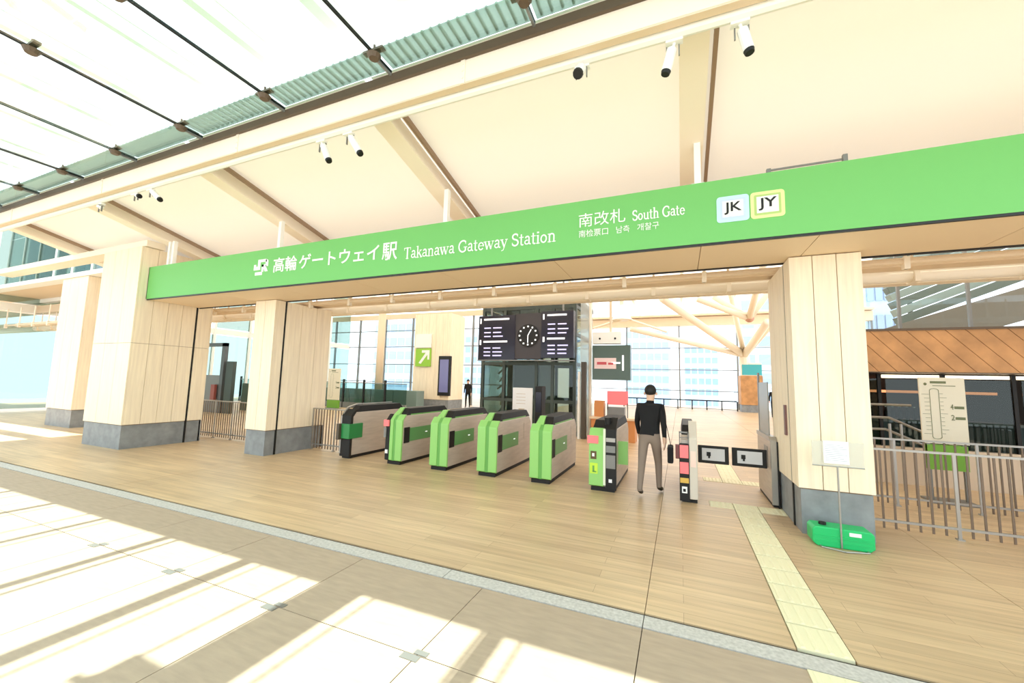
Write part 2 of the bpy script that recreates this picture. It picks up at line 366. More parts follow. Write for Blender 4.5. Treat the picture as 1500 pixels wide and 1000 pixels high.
for x in (.23, -3.24, -6.87, -10.4, -10.25, 3.8):
    b = MB(); b.box(x-.035, x+.035, 4.95, 5.02, 3.97, zb(5)+.02); b.box(x-.07, x+.07, 4.93, 5.05, 3.99, 4.02); b.build('hanger_post', WHITE, sign)
b = MB(); b.tube((.93, 4.95, 4.045), (1.62, 4.95, 4.045), .012); b.box(.92, .96, 4.93, 4.97, 3.97, 4.06); b.box(1.6, 1.64, 4.93, 4.97, 3.97, 4.09); b.build('cable_rod', GREYM, sign)
# operator mark
b = MB(); yy = 4.895
def qd(p): b.prism([tuple(q) for q in p], 1, yy, 4.9)
x0, x1, z0, z1 = -7.42, -7.03, 3.515, 3.815; W_ = x1-x0; H_ = z1-z0
def T(u, v): return (x0+u*W_, z0+v*H_)
qd([T(.28, .34), T(.46, .34), T(.46, 1.0), T(.28, 1.0)]); qd([T(0, .34), T(.28, .34), T(.28, .56), T(0, .56)]); qd([T(0, .56), T(.16, .56), T(.16, .70), T(0, .70)])
qd([T(.46, .82), T(.92, .82), T(.86, 1), T(.46, 1)]); qd([T(.82, .52), T(1, .52), T(1, .9), T(.86, 1), T(.82, .95)]); qd([T(.56, .52), T(.9, .52), T(.82, .66), T(.56, .66)])
qd([T(.66, .52), T(.86, .52), T(1, .2), T(.8, .2)]); qd([T(.56, .2), T(.70, .2), T(.70, .66), T(.56, .66)]); qd([T(.12, 0), T(.62, 0), T(.62, .2), T(.12, .2)])
b.build('operator_mark', WHITE, sign)
text('lettering', '高輪', -6.88, -6.27, 3.53, 3.805, 4.897, WHITE, sign, bold=.012)
text('lettering', 'ゲートウェイ', -6.22, -4.42, 3.54, 3.80, 4.897, WHITE, sign, bold=.012)
text('lettering', '駅', -4.36, -4.06, 3.51, 3.80, 4.897, WHITE, sign, bold=.012)
text('lettering', '南改札', -1.173, -.59, 3.645, 3.825, 4.897, WHITE, sign)
text('lettering', '南检票口', -1.17, -.80, 3.51, 3.605, 4.897, WHITE, sign)
text('lettering', '남측', -.70, -.54, 3.51, 3.60, 4.897, WHITE, sign)
text('lettering', '개찰구', -.45, -.20, 3.51, 3.60, 4.897, WHITE, sign)

# hand drawn serif alphabet: strokes = (points, width)
K_ = .115; H2 = .045
def serif(x, z, w=.24): return ([(x-w/2, z+.02), (x+w/2, z+.02)], .045)
def arc(cx, cz, rx, rz, a0, a1, n=8): return [(cx+rx*math.cos(math.radians(a0+(a1-a0)*i/n)), cz+rz*math.sin(math.radians(a0+(a1-a0)*i/n))) for i in range(n+1)]
GL = {
 'T': (.68, [([(.34, 0), (.34, 1)], K_), ([(.03, .975), (.65, .975)], .05), ([(.05, .97), (.04, .78)], .04), ([(.63, .97), (.64, .78)], .04), serif(.34, 0)]),
 'a': (.5, [([(.12, .56)]+arc(.24, .5, .13, .16, 140, 0)+[(.37, .1), (.48, .03)], .09), (arc(.22, .2, .15, .16, 70, 330), .075)]),
 'k': (.56, [([(.14, 0), (.14, 1.02)], .095), ([(.14, .3), (.44, .64)], .045), ([(.26, .42), (.5, .02)], .1), serif(.14, 0), serif(.48, 0, .2), serif(.42, .62, .2), ([(.03, 1.0), (.14, 1.0)], .045)]),
 'n': (.6, [([(.14, 0), (.14, .64)], .095), (arc(.3, .46, .155, .18, 165, 0)+[(.455, 0)], .085), serif(.14, 0), serif(.455, 0), ([(.03, .62), (.14, .62)], .045)]),
 'w': (.8, [([(.08, .64), (.25, .02)], .1), ([(.25, .02), (.4, .6)], .045), ([(.37, .64), (.55, .02)], .1), ([(.55, .02), (.72, .64)], .045), serif(.08, .62), serif(.39, .62, .2), serif(.71, .62, .18)]),
 'G': (.78, [(arc(.42, .5, .34, .48, 50, 310, 14), .1), ([(.64, .87), (.65, .7)], .05), ([(.64, .12), (.64, .42)], .1), serif(.64, .4, .28)]),
 't': (.38, [([(.17, .86), (.17, .14)]+arc(.27, .13, .1, .11, 180, 300), .085), ([(.03, .63), (.34, .63)], .05)]),
 'e': (.5, [(arc(.26, .32, .19, .3, 0, 320, 12), .08), ([(.08, .35), (.45, .35)], .045)]),
 'y': (.54, [([(.1, .64), (.3, .04)], .1), ([(.48, .64), (.24, -.2), (.1, -.26)], .05), serif(.1, .62), serif(.47, .62, .18)]),
 'S': (.58, [(arc(.3, .75, .2, .22, 35, 250, 9)+arc(.3, .26, .22, .24, 70, -150, 10), .1), ([(.48, .9), (.48, .74)], .04), ([(.09, .27), (.09, .08)], .04)]),
 'i': (.28, [([(.14, 0), (.14, .64)], .095), serif(.14, 0), ([(.03, .62), (.14, .62)], .045), ([(.09, .87), (.19, .87)], .1)]),
 'o': (.54, [(arc(.27, .32, .19, .29, 0, 360, 14), .085)]),
 'u': (.6, [([(.14, .62), (.14, .2)]+arc(.3, .2, .16, .17, 180, 350), .085), ([(.46, .64), (.46, .03), (.56, .03)], .09), ([(.03, .62), (.14, .62)], .045)]),
 'h': (.6, [([(.14, 0), (.14, 1.02)], .095), (arc(.3, .46, .155, .18, 165, 0)+[(.455, 0)], .085), serif(.14, 0), serif(.455, 0), ([(.03, 1.0), (.14, 1.0)], .045)]),
 ' ': (.3, [])}
def seriftext(body, x0, x1, z0, h, y, m, parent):
    tot = sum(GL[c][0] for c in body); sx_ = (x1-x0)/tot; b = MB(); cx = 0; no = 0
    for c in body:
        no = 0
        wd, st = GL[c]
        for pts, wv in st:
            P = [Vector((x0+(cx+p[0])*sx_, z0+p[1]*h)) for p in pts]; hw = wv*h*.62
            for i in range(len(P)-1):
                d = (P[i+1]-P[i]); d = d.normalized() if d.length else Vector((1, 0)); nn = Vector((-d.y, d.x))*hw; e = d*hw*.5
                q = [P[i]-e+nn, P[i]-e-nn, P[i+1]+e-nn, P[i+1]+e+nn]
                no += 1; b.add([(v.x, y-.00025*no, v.y) for v in q], [(0, 1, 2, 3)])
        cx += wd
    return b.build('lettering', m, parent)
seriftext('Takanawa Gateway Station', -3.93, -1.475, 3.50, .175, 4.896, WHITE, sign)
seriftext('South Gate', -.51, .085, 3.645, .13, 4.896, WHITE, sign)
def rrect(b, x0, x1, z0, z1, r, y0, y1):
    pts = []
    for cx, cz, a in ((x1-r, z1-r, 0), (x0+r, z1-r, 90), (x0+r, z0+r, 180), (x1-r, z0+r, 270)):
        for i in range(5): t = math.radians(a+22.5*i); pts.append((cx+r*math.cos(t), cz+r*math.sin(t)))
    b.prism(pts, 1, y0, y1)
for x0, x1, m, t, fr in ((.415, .735, BLUEL, 'JK', BLUEW), (.748, 1.068, YELL, 'JY', mat('olive green ring', (178, 204, 120), .4))):
    z0, z1 = 3.49, 3.79
    b = MB(); rrect(b, x0, x1, z0, z1, .035, 4.892, 4.9); p = b.build('line_symbol', m, sign)
    b = MB(); rrect(b, x0+.035, x1-.035, z0+.035, z1-.035, .012, 4.889, 4.892); b.build('symbol_ring', fr, p)
    b = MB(); b.box(x0+.058, x1-.058, 4.886, 4.889, z0+.058, z1-.058); b.build('symbol_face', WHITE, p)
    text('symbol_letters', t, x0+.075, x1-.075, z0+.083, z1-.078, 4.884, BLACK, p, bold=.012)

# ------------------------------------------------------------------ cladded pillars
def pillar(x0, x1, y0, y1, z1, nf, ns, label, joint=None, seam=None, zb0=.5):
    t = thing('clad_pillar', label, 'pillar', ((x0+x1)/2, (y0+y1)/2, 0), 'cedar-clad pillars')
    B(x0+.03, x1-.03, y0+.03, y1-.03, 0, z1-.005).build('core', CORE, t)
    # plinth: four stone faces
    ys = [y0]+([seam-.02, seam+.02] if seam else [])+[y1]
    B(x0+.02, x1-.02, y0+.02, y0+.05, 0, zb0).build('plinth_stone', STONE, t)
    for s, xa in ((0, x0+.02), (1, x1-.05)):
        for i in range(0, len(ys), 2):
            B(xa, xa+.03, ys[i]+(.05 if i == 0 else 0), ys[i+1], 0, zb0).build('plinth_stone', STONE, t)
    B(x0+.02, x1-.02, y1-.05, y1-.02, 0, zb0).build('plinth_stone', STONE, t)
    tiers = [(zb0+.015, z1)] if not joint else [(zb0+.015, joint-.004), (joint+.004, z1)]
    g = .004
    for za, zc in tiers:
        for i in range(nf):
            w_ = (x1-x0)/nf
            B(x0+i*w_+g*(i > 0), x0+(i+1)*w_-g*(i < nf-1), y0, y0+.03, za, zc).build('cladding_panel', LTWOOD, t)
            B(x0+i*w_+g, x0+(i+1)*w_-g, y1-.03, y1, za, zc).build('cladding_panel', LTWOOD, t)
        segs = []
        if seam:
            n1 = max(1, round(ns*(seam-y0)/(y1-y0))); n2 = max(1, ns-n1)
            segs = [(y0+.03+(seam-.02-y0-.03)*i/n1, y0+.03+(seam-.02-y0-.03)*(i+1)/n1) for i in range(n1)]+[(seam+.02+(y1-.03-seam-.02)*i/n2, seam+.02+(y1-.03-seam-.02)*(i+1)/n2) for i in range(n2)]
        else: segs = [(y0+.03+(y1-y0-.06)*i/ns, y0+.03+(y1-y0-.06)*(i+1)/ns) for i in range(ns)]
        for (a, c) in segs:
            for xa in (x0, x1-.03): B(xa, xa+.03, a+g, c-g, za, zc).build('cladding_panel', LTWOOD, t)
    if seam:
        for xa in (x0+.005, x1-.035): B(xa, xa+.03, seam-.018, seam+.018, 0, z1).build('shutter_guide', BLACK, t, label='black shutter guide rail')
    return t
pillar(-12.56, -10.97, 4.73, 6.3, 4.44, 3, 5, 'broad cedar-clad pillar at the left end of the green sign', joint=2.28, seam=5.95)
pillar(-8.5, -7.87, 5.73, 7.2, 3.25, 2, 4, 'slim cedar-clad pillar left of the ticket gates', seam=5.98)
pc = pillar(1.255, 1.96, 5.70, 7.0, 3.25, 3, 4, 'cedar-clad pillar right of the ticket gates behind the notice stand', seam=6.02)
pillar(-17.7, -16.15, 5.8, 7.3, 4.46, 3, 4, 'farther cedar-clad pillar at the left edge, beyond the broad one')
B(1.235, 1.257, 6.12, 6.2, 1.06, 1.44).build('call_slot', mat('brown slot', (120, 84, 80), .5), pc)
# head beams over the left pillars
hb = thing('pillar_head_beam', 'cream beam resting on top of the broad left pillar', 'beam', (-11.7, 5, 4.45))
MB().bar((-19, 4.95, 4.52), (-10.9, 4.95, 4.52), .35, .14).build('beam', CREAM, hb)
MB().bar((-12.0, 4.9, 4.52), (-12.0, 7.2, 4.3), .3, .14).build('cross_beam', CREAM, hb)
sl = thing('lintel_beam', 'white lintel above the leftmost pillar under the upper window', 'beam', (-20, 6, 4.46))
MB().box(-30, -13.5, 5.75, 6.1, 4.47, 4.6).build('lintel', WHITE, sl); MB().box(-30, -13.5, 6.1, 7.3, 4.5, 4.56).build('soffit', TAN, sl)

# ------------------------------------------------------------------ notice stand with water weight
ns = thing('notice_stand', 'notice stand with a bright green water weight in front of the right pillar', 'sign stand', (1.53, 5.5, 0))
b = MB(); b.prism([(1.285, .035), (1.33, .0), (1.77, .0), (1.815, .035), (1.815, .17), (1.79, .2), (1.31, .2), (1.285, .17)], 1, 5.36, 5.58)
b.build('water_weight', WATERG, ns, bevel=.012)
b = MB(); b.box(1.3, 1.8, 5.352, 5.362, .1, .115); b.box(1.30, 1.80, 5.355, 5.362, .05, .06); b.build('moulded_rib', WATERG, ns)
MB().box(1.6, 1.7, 5.352, 5.362, .14, .175).build('label_plate', PAPER, ns)
MB().tube((1.4, 5.46, .2), (1.4, 5.46, .225), .035).build('filler_cap', BLACK, ns)
b = MB(); b.tube((1.35, 5.32, .01), (1.53, 5.25, .01), .008); b.tube((1.53, 5.25, .01), (1.75, 5.32, .01), .008); b.tube((1.35, 5.32, .01), (1.35, 5.5, .01), .008); b.tube((1.75, 5.32, .01), (1.75, 5.5, .01), .008)
b.build('foot_rail', STEEL, ns)
b = MB(); b.tube((1.53, 5.35, .01), (1.53, 5.35, .84), .009); b.tube((1.31, 5.35, .84), (1.76, 5.35, .84), .007); b.build('pole', STEEL, ns)
MB().box(1.31, 1.76, 5.345, 5.352, .845, 1.10).build('clear_pane', CLEARP, ns)
p = MB().box(1.41, 1.63, 5.336, 5.344, .87, 1.105).build('notice_sheet', PAPER, ns)
b = MB()
for i in range(9): b.box(1.425, 1.615-.03*(i % 3), 5.334, 5.336, .90+.02*i, .906+.02*i)
stuff(b.build('print_lines', mat('pale grey print', (196, 200, 210), .6), p))

# ------------------------------------------------------------------ ticket gates
def gate(cx, wd, kind, label, L=1.78, y0=6.4):
    t = thing('ticket_gate', label, 'ticket gate', (cx, y0, 0), 'ticket gates in a row')
    h = wd/2
    def p(b, name, m, **k): return b.build(name, m, t, local=True, **k)
    # body: side outline y,z
    p(MB().prism([(.05, .06), (L-.03, .06), (L, .12), (L, .80), (L-.12, .93), (.12, .93), (.05, .87)], 0, -h+.02, h-.02), 'body', BEIGE, bevel=.01)
    p(B(-h+.03, h-.03, .03, L-.02, 0, .06), 'kick_plinth', BLACK)
    hump = MB().hexa([(-h+.03, .16), (h-.03, .16), (h-.03, L-.06), (-h+.03, L-.06)], .93, [(-h+.05, .3), (h-.05, .3), (h-.05, L-.2), (-h+.05, L-.2)], 1.065)
    p(hump, 'top_cover', BLACK, bevel=.01)
    front = [(0, .08), (.05, .06), (.05, .84), (.15, .95), (.1, .95), (0, .84)]
    hw = wd*.46
    if kind in ('green', 'mixed'):
        xa = -h if kind == 'green' else -h+.2*wd
        p(MB().prism(front, 0, xa, -.03*1), 'front_panel', LIME, bevel=.012)
        p(MB().prism(front, 0, .03, h), 'front_panel', LIME, bevel=.012)
        p(MB().prism([(.015, .07), (.06, .07), (.06, .86), (.14, .94), (.11, .94), (.02, .86)], 0, -.031, .031), 'front_groove', LIMED)
        p(MB().hexa([(-h+.06, .1), (.01, .1), (.01, .3), (-h+.06, .3)], .93, [(-h+.09, .27), (.0, .27), (.0, .36), (-h+.09, .36)], 1.072), 'reader_hood', LIME, label='lime green hood')
        p(B(h-.05, h-.03, .3, L-.3, .925, .955), 'top_edge', LIMED)
        s = p(B(h-.022, h-.012, .1, .27, .40, .70), 'side_sensor', BLACK)
        s = p(B(h-.022, h-.014, .27, 1.05, .42, .68), 'side_display', mat('side display green', (96, 160, 96), .4))
        MB().box(h-.015, h-.010, .8, .87, .55, .565).build('indicator_lamp', WTXT, s, local=True)
        p(B(h-.022, h-.014, 1.35, 1.65, .5, .82), 'service_hatch', BEIGE)
        p(MB().prism([(.3, .38), (.34, .38), (.34, .74), (.3, .74)], 0, -h-.10, -h+.01), 'flap_door', GREEN)
    if kind == 'mixed':
        c = MB().prism(front, 0, -h-.02, -h+.2*wd); p(c, 'front_column', BLACK)
        p(B(-h-.06, -h+.06, -.03, .05, .72, .84), 'no_entry_display', PINK)
        p(B(-h-.055, -h+.0, -.02, .05, .50, .69), 'side_box', GREYM)
        p(B(-h-.01, -h+.05, -.012, 0, .2, .27), 'label_plate', PAPER)
    if kind == 'end':
        p(MB().prism([(-.02, .04), (.05, .04), (.05, .84), (.16, .97), (.12, 1.0), (-.02, .86)], 0, -h, h), 'front_panel', BLACK, bevel=.01)
        p(MB().prism([(.02, .87), (.16, 1.01), (.4, 1.075), (1.5, 1.075), (1.5, 1.09), (.38, 1.09), (.12, 1.03), (.0, .9)], 0, -h-.005, -h+.04), 'silver_edge', STEEL)
        p(MB().prism([(-.03, .1), (-.02, .1), (-.02, .86), (-.03, .86)], 0, -h, -h+.03), 'front_trim', STEEL)
        p(B(-h+.05, h+.012, -.06, .32, .40, .70), 'side_display', GREEN, bevel=.01)
        p(B(-h-.02, -h+.05, -.12, .1, .38, .70), 'flap_door', mat('brown flap', (84, 72, 60), .5))
    if kind == 'ic':
        p(MB().prism(front, 0, -h, .02), 'front_panel', LIME, bevel=.012)
        c = p(MB().prism([(-.01, .04), (.05, .04), (.05, .9), (.25, 1.1), (.2, 1.12), (-.01, .95)], 0, .05, h), 'front_column', BLACK)
        p(B(.015, .052, -.012, .05, .1, .95), 'front_trim', mat('pale trim', (226, 232, 206), .5))
        p(B(-h-.02, -.06, -.015, 0, .72, .84), 'no_entry_display', PINK)
        d = p(B(-h+.03, -h+.12, -.008, 0, .48, .6), 'card_symbol', mat('brown symbol', (96, 76, 40), .5)); MB().box(-h+.055, -h+.09, -.011, -.008, .52, .57).build('symbol_face', WHITE, d, local=True)
        d = p(B(-h+.02, -h+.14, -.006, 0, .26, .42), 'arrow_plate', mat('yellow green plate', (200, 232, 70), .5)); MB().box(-h+.06, -h+.09, -.009, -.006, .29, .38).build('arrow', LIMED, d, local=True); MB().box(-h+.06, -h+.12, -.009, -.006, .28, .30).build('arrow', LIMED, d, local=True)
        p(B(.06, h-.01, -.02, 0, .76, .82), 'display', STEEL); p(B(.06, h-.01, -.02, 0, .60, .70), 'display', GREYM); p(B(.06, h-.01, -.02, 0, .36, .56), 'display', GREYM)
        p(B(.1, .15, -.014, -.01, .15, .2), 'label_plate', PAPER)
        p(MB().prism([(.3, .38), (.34, .38), (.34, .74), (.3, .74)], 0, h-.01, h+.14), 'flap_door', LIME)
        p(MB().tube((.07, .12, 1.0), (.07, .12, 1.12), .05, .06, 10), 'reader_hood', BLACK)
    if kind == 'wide':
        p(MB().prism([(-.01, .02), (.05, .02), (.05, .82), (-.01, .82)], 0, -h, 0), 'front_column', BLACK)
        p(B(-h+.008, -.008, -.02, 0, .62, .80), 'display', PINK); p(B(-h+.008, -.008, -.02, 0, .40, .56), 'display', PINK)
        a = p(B(-h+.008, -.008, -.016, 0, .27, .34), 'display', AMBER)
        q = p(B(-h+.03, -.03, -.014, -.01, .13, .22), 'wheelchair_symbol', PAPER); MB().box(-h+.045, -.05, -.017, -.014, .15, .19).build('symbol_face', BLACK, q, local=True)
        b = MB(); b.box(-h, 0, 0, .02, .97, .99); b.box(-h, -h+.015, 0, .02, .82, .99); b.box(-.015, 0, 0, .02, .82, .99); b.box(-h, 0, 0, .02, .9, .91)
        p(b, 'rail_frame', GREYM)
        p(B(-h-.05, -h, -.01, .06, .60, .80), 'side_box', mat('maroon box', (110, 60, 60), .5))
        p(MB().prism([(0, .05), (.05, .05), (.05, .9), (.3, 1.13), (.2, 1.13), (0, .9)], 0, 0, .11), 'front_panel', mat('pale beige front', (216, 206, 192), .5), bevel=.01)
        p(B(.02, .09, -.008, 0, .50, .72), 'card_label', mat('pale pink label', (244, 214, 200), .5))
        # flap door towards the right
        fl = p(MB().box(.135, .555, .5, .52, .49, .755), 'flap_door', BLACK, bevel=.008)
        q = MB().box(.19, .5, .494, .5, .535, .715).build('door_notice', mat('silver notice', (214, 214, 218), .5), fl, local=True)
    return t
gate(-6.36, .26, 'end', 'leftmost ticket gate, steel with black edges and a green side panel')
gate(-5.14, .36, 'mixed', 'second ticket gate from the left, lime front with a pink display on its left edge')
gate(-4.12, .38, 'green', 'middle of the five left ticket gates, third from the left, plain lime green front')
gate(-3.13, .38, 'green', 'fourth ticket gate from the left with plain lime green front')
gate(-2.145, .38, 'green', 'fifth ticket gate from the left, right beside the open aisle by the elevator')
gate(-1.13, .42, 'ic', 'ticket gate left of the walking person, half lime and half black front')
gate(.105, .26, 'wide', 'narrow ticket gate right of the walking person, black front with two pink displays')
# wide aisle cabinet next to right pillar
g8 = thing('ticket_gate', 'grey steel gate cabinet with a tall screen against the right pillar', 'ticket gate', (1.22, 6.75, 0), 'ticket gates in a row')
B(1.17, 1.25, 6.75, 7.78, .04, .9).build('body', BEIGE, g8, bevel=.01); B(1.18, 1.25, 6.74, 7.77, 0, .04).build('kick_plinth', BLACK, g8)
B(1.165, 1.235, 6.70, 6.75, .04, .92).build('front_panel', STEEL, g8); B(1.235, 1.252, 6.69, 6.75, 0, .9).build('side_edge', BLACK, g8)
B(1.163, 1.17, 6.95, 7.2, .5, .8).build('side_display', GREYM, g8)
MB().prism([(6.72, .9), (7.78, .9), (7.78, .96), (6.8, .96)], 0, 1.16, 1.25).build('sloped_top', STEEL, g8)
B(1.20, 1.215, 7.0, 7.75, .96, 1.74).build('screen_panel', mat('grey screen', (150, 150, 144), .35), g8, label='tall grey screen')
B(1.195, 1.22, 7.72, 7.78, .96, 1.9).build('screen_post', GREYM, g8)
fl = B(.70, 1.15, 6.9, 6.92, .49, .755).build('flap_door', BLACK, g8, bevel=.008)
B(.77, 1.09, 6.894, 6.9, .535, .715).build('door_notice', MATS['silver notice'], fl)
# symbols on the two flap notices
for xa in (.36, .82):
    b = MB(); b.box(xa, xa+.055, 6.888, 6.893, .6, .66); b.box(xa+.02, xa+.045, 6.885, 6.888, .57, .6)
    o = b.build('person_symbol', BLACK, fl if xa > .7 else None)
    if xa < .7:
        w7 = [c for c in bpy.data.objects if c.name.startswith('flap_door') and c.parent and abs(c.parent.location.x-.105) < .01][0]
        o.parent = w7; o.location = (-.105, -6.4, 0)

# ------------------------------------------------------------------ steel fences
def fence(p0, p1, label, h=.95, step=.11, feet=True, cat='fence'):
    p0 = Vector((*p0, 0)); p1 = Vector((*p1, 0)); d = p1-p0; L = d.length; d.normalize()
    t = thing('steel_barrier', label, cat, p0, 'steel bar barriers')
    b = MB(); b.bar(p0+Vector((0, 0, h)), p1+Vector((0, 0, h)), .035, .025); b.build('top_rail', STEEL, t)
    b = MB(); b.bar(p0+Vector((0, 0, .12)), p1+Vector((0, 0, .12)), .03, .025); b.build('bottom_rail', STEEL, t)
    nb = int(L/step); first = None
    for i in range(nb+1):
        q = p0+d*(i*L/nb)
        if i % 8 == 0 or i == nb:
            m = MB(); m.bar(q+Vector((0, 0, 0)), q+Vector((0, 0, h)), .03, .02); m.box(q.x-.03, q.x+.03, q.y-.03, q.y+.03, 0, .015); m.build('post', STEEL, t)
        else:
            if first is None:
                m = MB(); m.box(-.010, .010, -.006, .006, .03, h-.01); first = m.build('bar', BARS, t, local=True); first.location = q-p0
            else: copypart(first, t, q-p0)
    return t
fence((2.0, 6.3), (8.0, 6.3), 'grey steel bar barrier beside the right pillar, front row')
fence((2.0, 7.7), (8.0, 7.7), 'second steel bar barrier behind the front row at right')
fence((-12.6, 6.75), (-8.55, 6.75), 'steel bar barrier between the broad and slim left pillars', step=.085)
fence((-7.83, 6.85), (-6.55, 6.85), 'steel bar barrier between the slim pillar and the leftmost gate', h=.92, step=.085)

# ------------------------------------------------------------------ spotlights under the girder
def sp(x, z): return (x*3.47/3.6, 3.47, 1.65+(z-1.65)*3.47/3.6)
spots = [(sp(-9.91, 4.87), sp(-9.94, 4.70), 'leftmost white spotlight under the girder, above the broad pillar', 1),
         (sp(-8.78, 4.84), sp(-8.62, 4.69), 'second white spotlight from the left under the girder, left of a close pair', 0),
         (sp(-8.3, 4.84), sp(-7.97, 4.52), 'third white spotlight from the left under the girder, tilted right', 0),
         (sp(-4.33, 4.83), sp(-4.17, 4.44), 'left spotlight of the pair above the station kanji', 0),
         (sp(-3.86, 4.85), sp(-3.64, 4.43), 'right spotlight of the pair above the station kanji, beside a rib', 0),
         (sp(-.84, 4.85), (-.815, 3.30, 4.44), 'white spotlight with round dark face pointing at the viewer', 1),
         (sp(.0, 4.84), sp(-.08, 4.45), 'white spotlight just left of the rib above the line symbols', 0),
         (sp(.52, 4.86), sp(.585, 4.45), 'rightmost white spotlight, right of the rib above the line symbols', 0)]
for a, e, lab, k in spots:
    a = Vector(a); a.z = 4.645; e = Vector(e); t = thing('spotlight', lab, 'spotlight', a, 'spotlights under the entrance girder')
    B(a.x-.07, a.x+.07, a.y-.03, a.y+.03, 4.62, 4.645).build('mounting_box', WHITE, t)
    d = (e-a).normalized(); r = .05 if k else .042
    b = MB(); b.tube((a.x, a.y, 4.62), a+d*.1, .014); b.tube(a+d*.08, e-d*.03, r, r, 12); b.build('lamp_body', WHITE, t, smooth=False)
    MB().tube(e-d*.03, e, r*.98, r*.85, 12).build('lens', BLACK, t)
    b = MB(); s_ = a+d*.05; b.box(s_.x-.055, s_.x-.045, s_.y-.01, s_.y+.01, s_.z-.1, s_.z); b.box(s_.x+.045, s_.x+.055, s_.y-.01, s_.y+.01, s_.z-.1, s_.z); b.build('yoke', GREYM, t)

# ================================================================== HALL INTERIOR
# rear glazing, left part (y=24) and right part (y=34)
def glazing(name, x0, x1, y, zt, bays, trans, mull=.05, mm=GREYM, z0=0.0):
    o = struct(name, MB().box(x0, x1, y-.1, y+.1, zt, zt+.35), TAN)
    w_ = (x1-x0)/bays
    for i in range(bays+1):
        B(x0+i*w_-mull, x0+i*w_+mull, y-.12, y+.02, z0, zt).build('mullion', mm, o)
    lv = [z0]+trans+[zt]
    for z in trans: B(x0, x1, y-.08, y, z-.03, z+.03).build('transom', mm, o)
    for i in range(bays):
        for j in range(len(lv)-1):
            B(x0+i*w_+mull, x0+(i+1)*w_-mull, y-.045, y-.03, lv[j]+.03, lv[j+1]-.03).build('pane', GLASSW, o)
    return o
glazing('window_1', -33, -8, 24, 6.1, 10, [1.4, 2.7, 4.0, 5.2])
glazing('window_2', -8, 12, 34, 6.35, 5, [1.3, 2.9, 4.6])
B(-8, -7.8, 24, 34, 0, 9).build('wall_middle', WHITE)['kind'] = 'structure'
wr = bpy.data.objects['window_2']
# clerestory band above right glazing
B(-8, 12, 33.6, 34.3, 6.36, 7.0).build('tan_beam', TAN, wr); B(-8, 12, 33.3, 34.0, 7.05, 7.2).build('tan_beam', TAN, wr)
for i in range(12): B(-8+i*1.667, -8+i*1.667+.08, 33.9, 34.05, 7.2, 8.2).build('clerestory_post', CREAM, wr); B(-8+i*1.667+.09, -8+(i+1)*1.667-.01, 33.95, 33.97, 7.2, 8.2).build('clerestory_pane', GLASSW, wr)
# tan mullion columns in left glazing
for x, r, lab in ((-16.6, .22, 'slender cream steel column in front of the left rear glazing'),):
    t = thing('steel_column', lab, 'column', (x, 19, 0)); MB().tube((x, 19, 0), (x, 19, 6.3), r, seg=14).build('shaft', TAN, t, smooth=True); MB().tube((x, 19, 0), (x, 19, .05), r+.08, seg=14).build('base_plate', GREYM, t)
pr = pillar(-14.6, -12.1, 19.6, 21.2, 5.5, 5, 3, 'large cedar-clad pillar deep in the hall with a screen on it')
o = thing('wall_screen', 'tall dark information screen on the deep hall pillar', 'screen', (-12.5, 19.5, 1.9))
B(-12.72, -11.95, 19.42, 19.58, .75, 3.0).build('housing', BLACK, o); B(-12.62, -12.05, 19.40, 19.42, .95, 2.8).build('screen', mat('blue grey screen', (96, 96, 130), .2, emit=.4), o)
o = thing('direction_sign', 'square yellow-green sign with white arrow on the deep hall pillar', 'sign', (-14, 19.5, 2.9))
B(-14.4, -13.35, 19.5, 19.58, 2.4, 3.45).build('panel', GRNP, o)
b = MB(); b.prism([(-14.15, 2.6), (-14.0, 2.55), (-13.55, 3.1), (-13.55, 2.8), (-13.42, 2.8), (-13.42, 3.35), (-13.95, 3.35), (-13.95, 3.2), (-13.68, 3.2)], 1, 19.48, 19.5); b.build('arrow', WHITE, o)
B(-14.45, -13.35, 19.5, 19.58, 3.5, 4.3).build('upper_panel', WHITE, o)
# left balustrade over the platforms
t = thing('glass_balustrade', 'long teal glass balustrade at the back left of the hall', 'balustrade', (-18, 17, 0))
for i in range(9):
    x0 = -26+i*1.45
    B(x0+.06, x0+1.39, 17.0, 17.02, .08, 1.35).build('glass_panel', TEALG, t); B(x0-.04, x0+.04, 16.96, 17.06, 0, 1.55).build('post', BLKM, t)
B(-26, -13, 16.97, 17.05, 0, .3).build('kerb', GREYM, t); B(-26, -13, 16.98, 17.04, 1.35, 1.4).build('handrail', STEEL, t)
t = thing('equipment_wall', 'dark green equipment cabinets behind the teal balustrade', 'cabinet', (-20, 18.4, 0))
for i in range(8): B(-26+i*1.6, -26+i*1.6+1.55, 18.2, 18.9, 0, 1.0).build('cabinet_unit', mat('dark green grey', (122, 142, 136), .5), t)
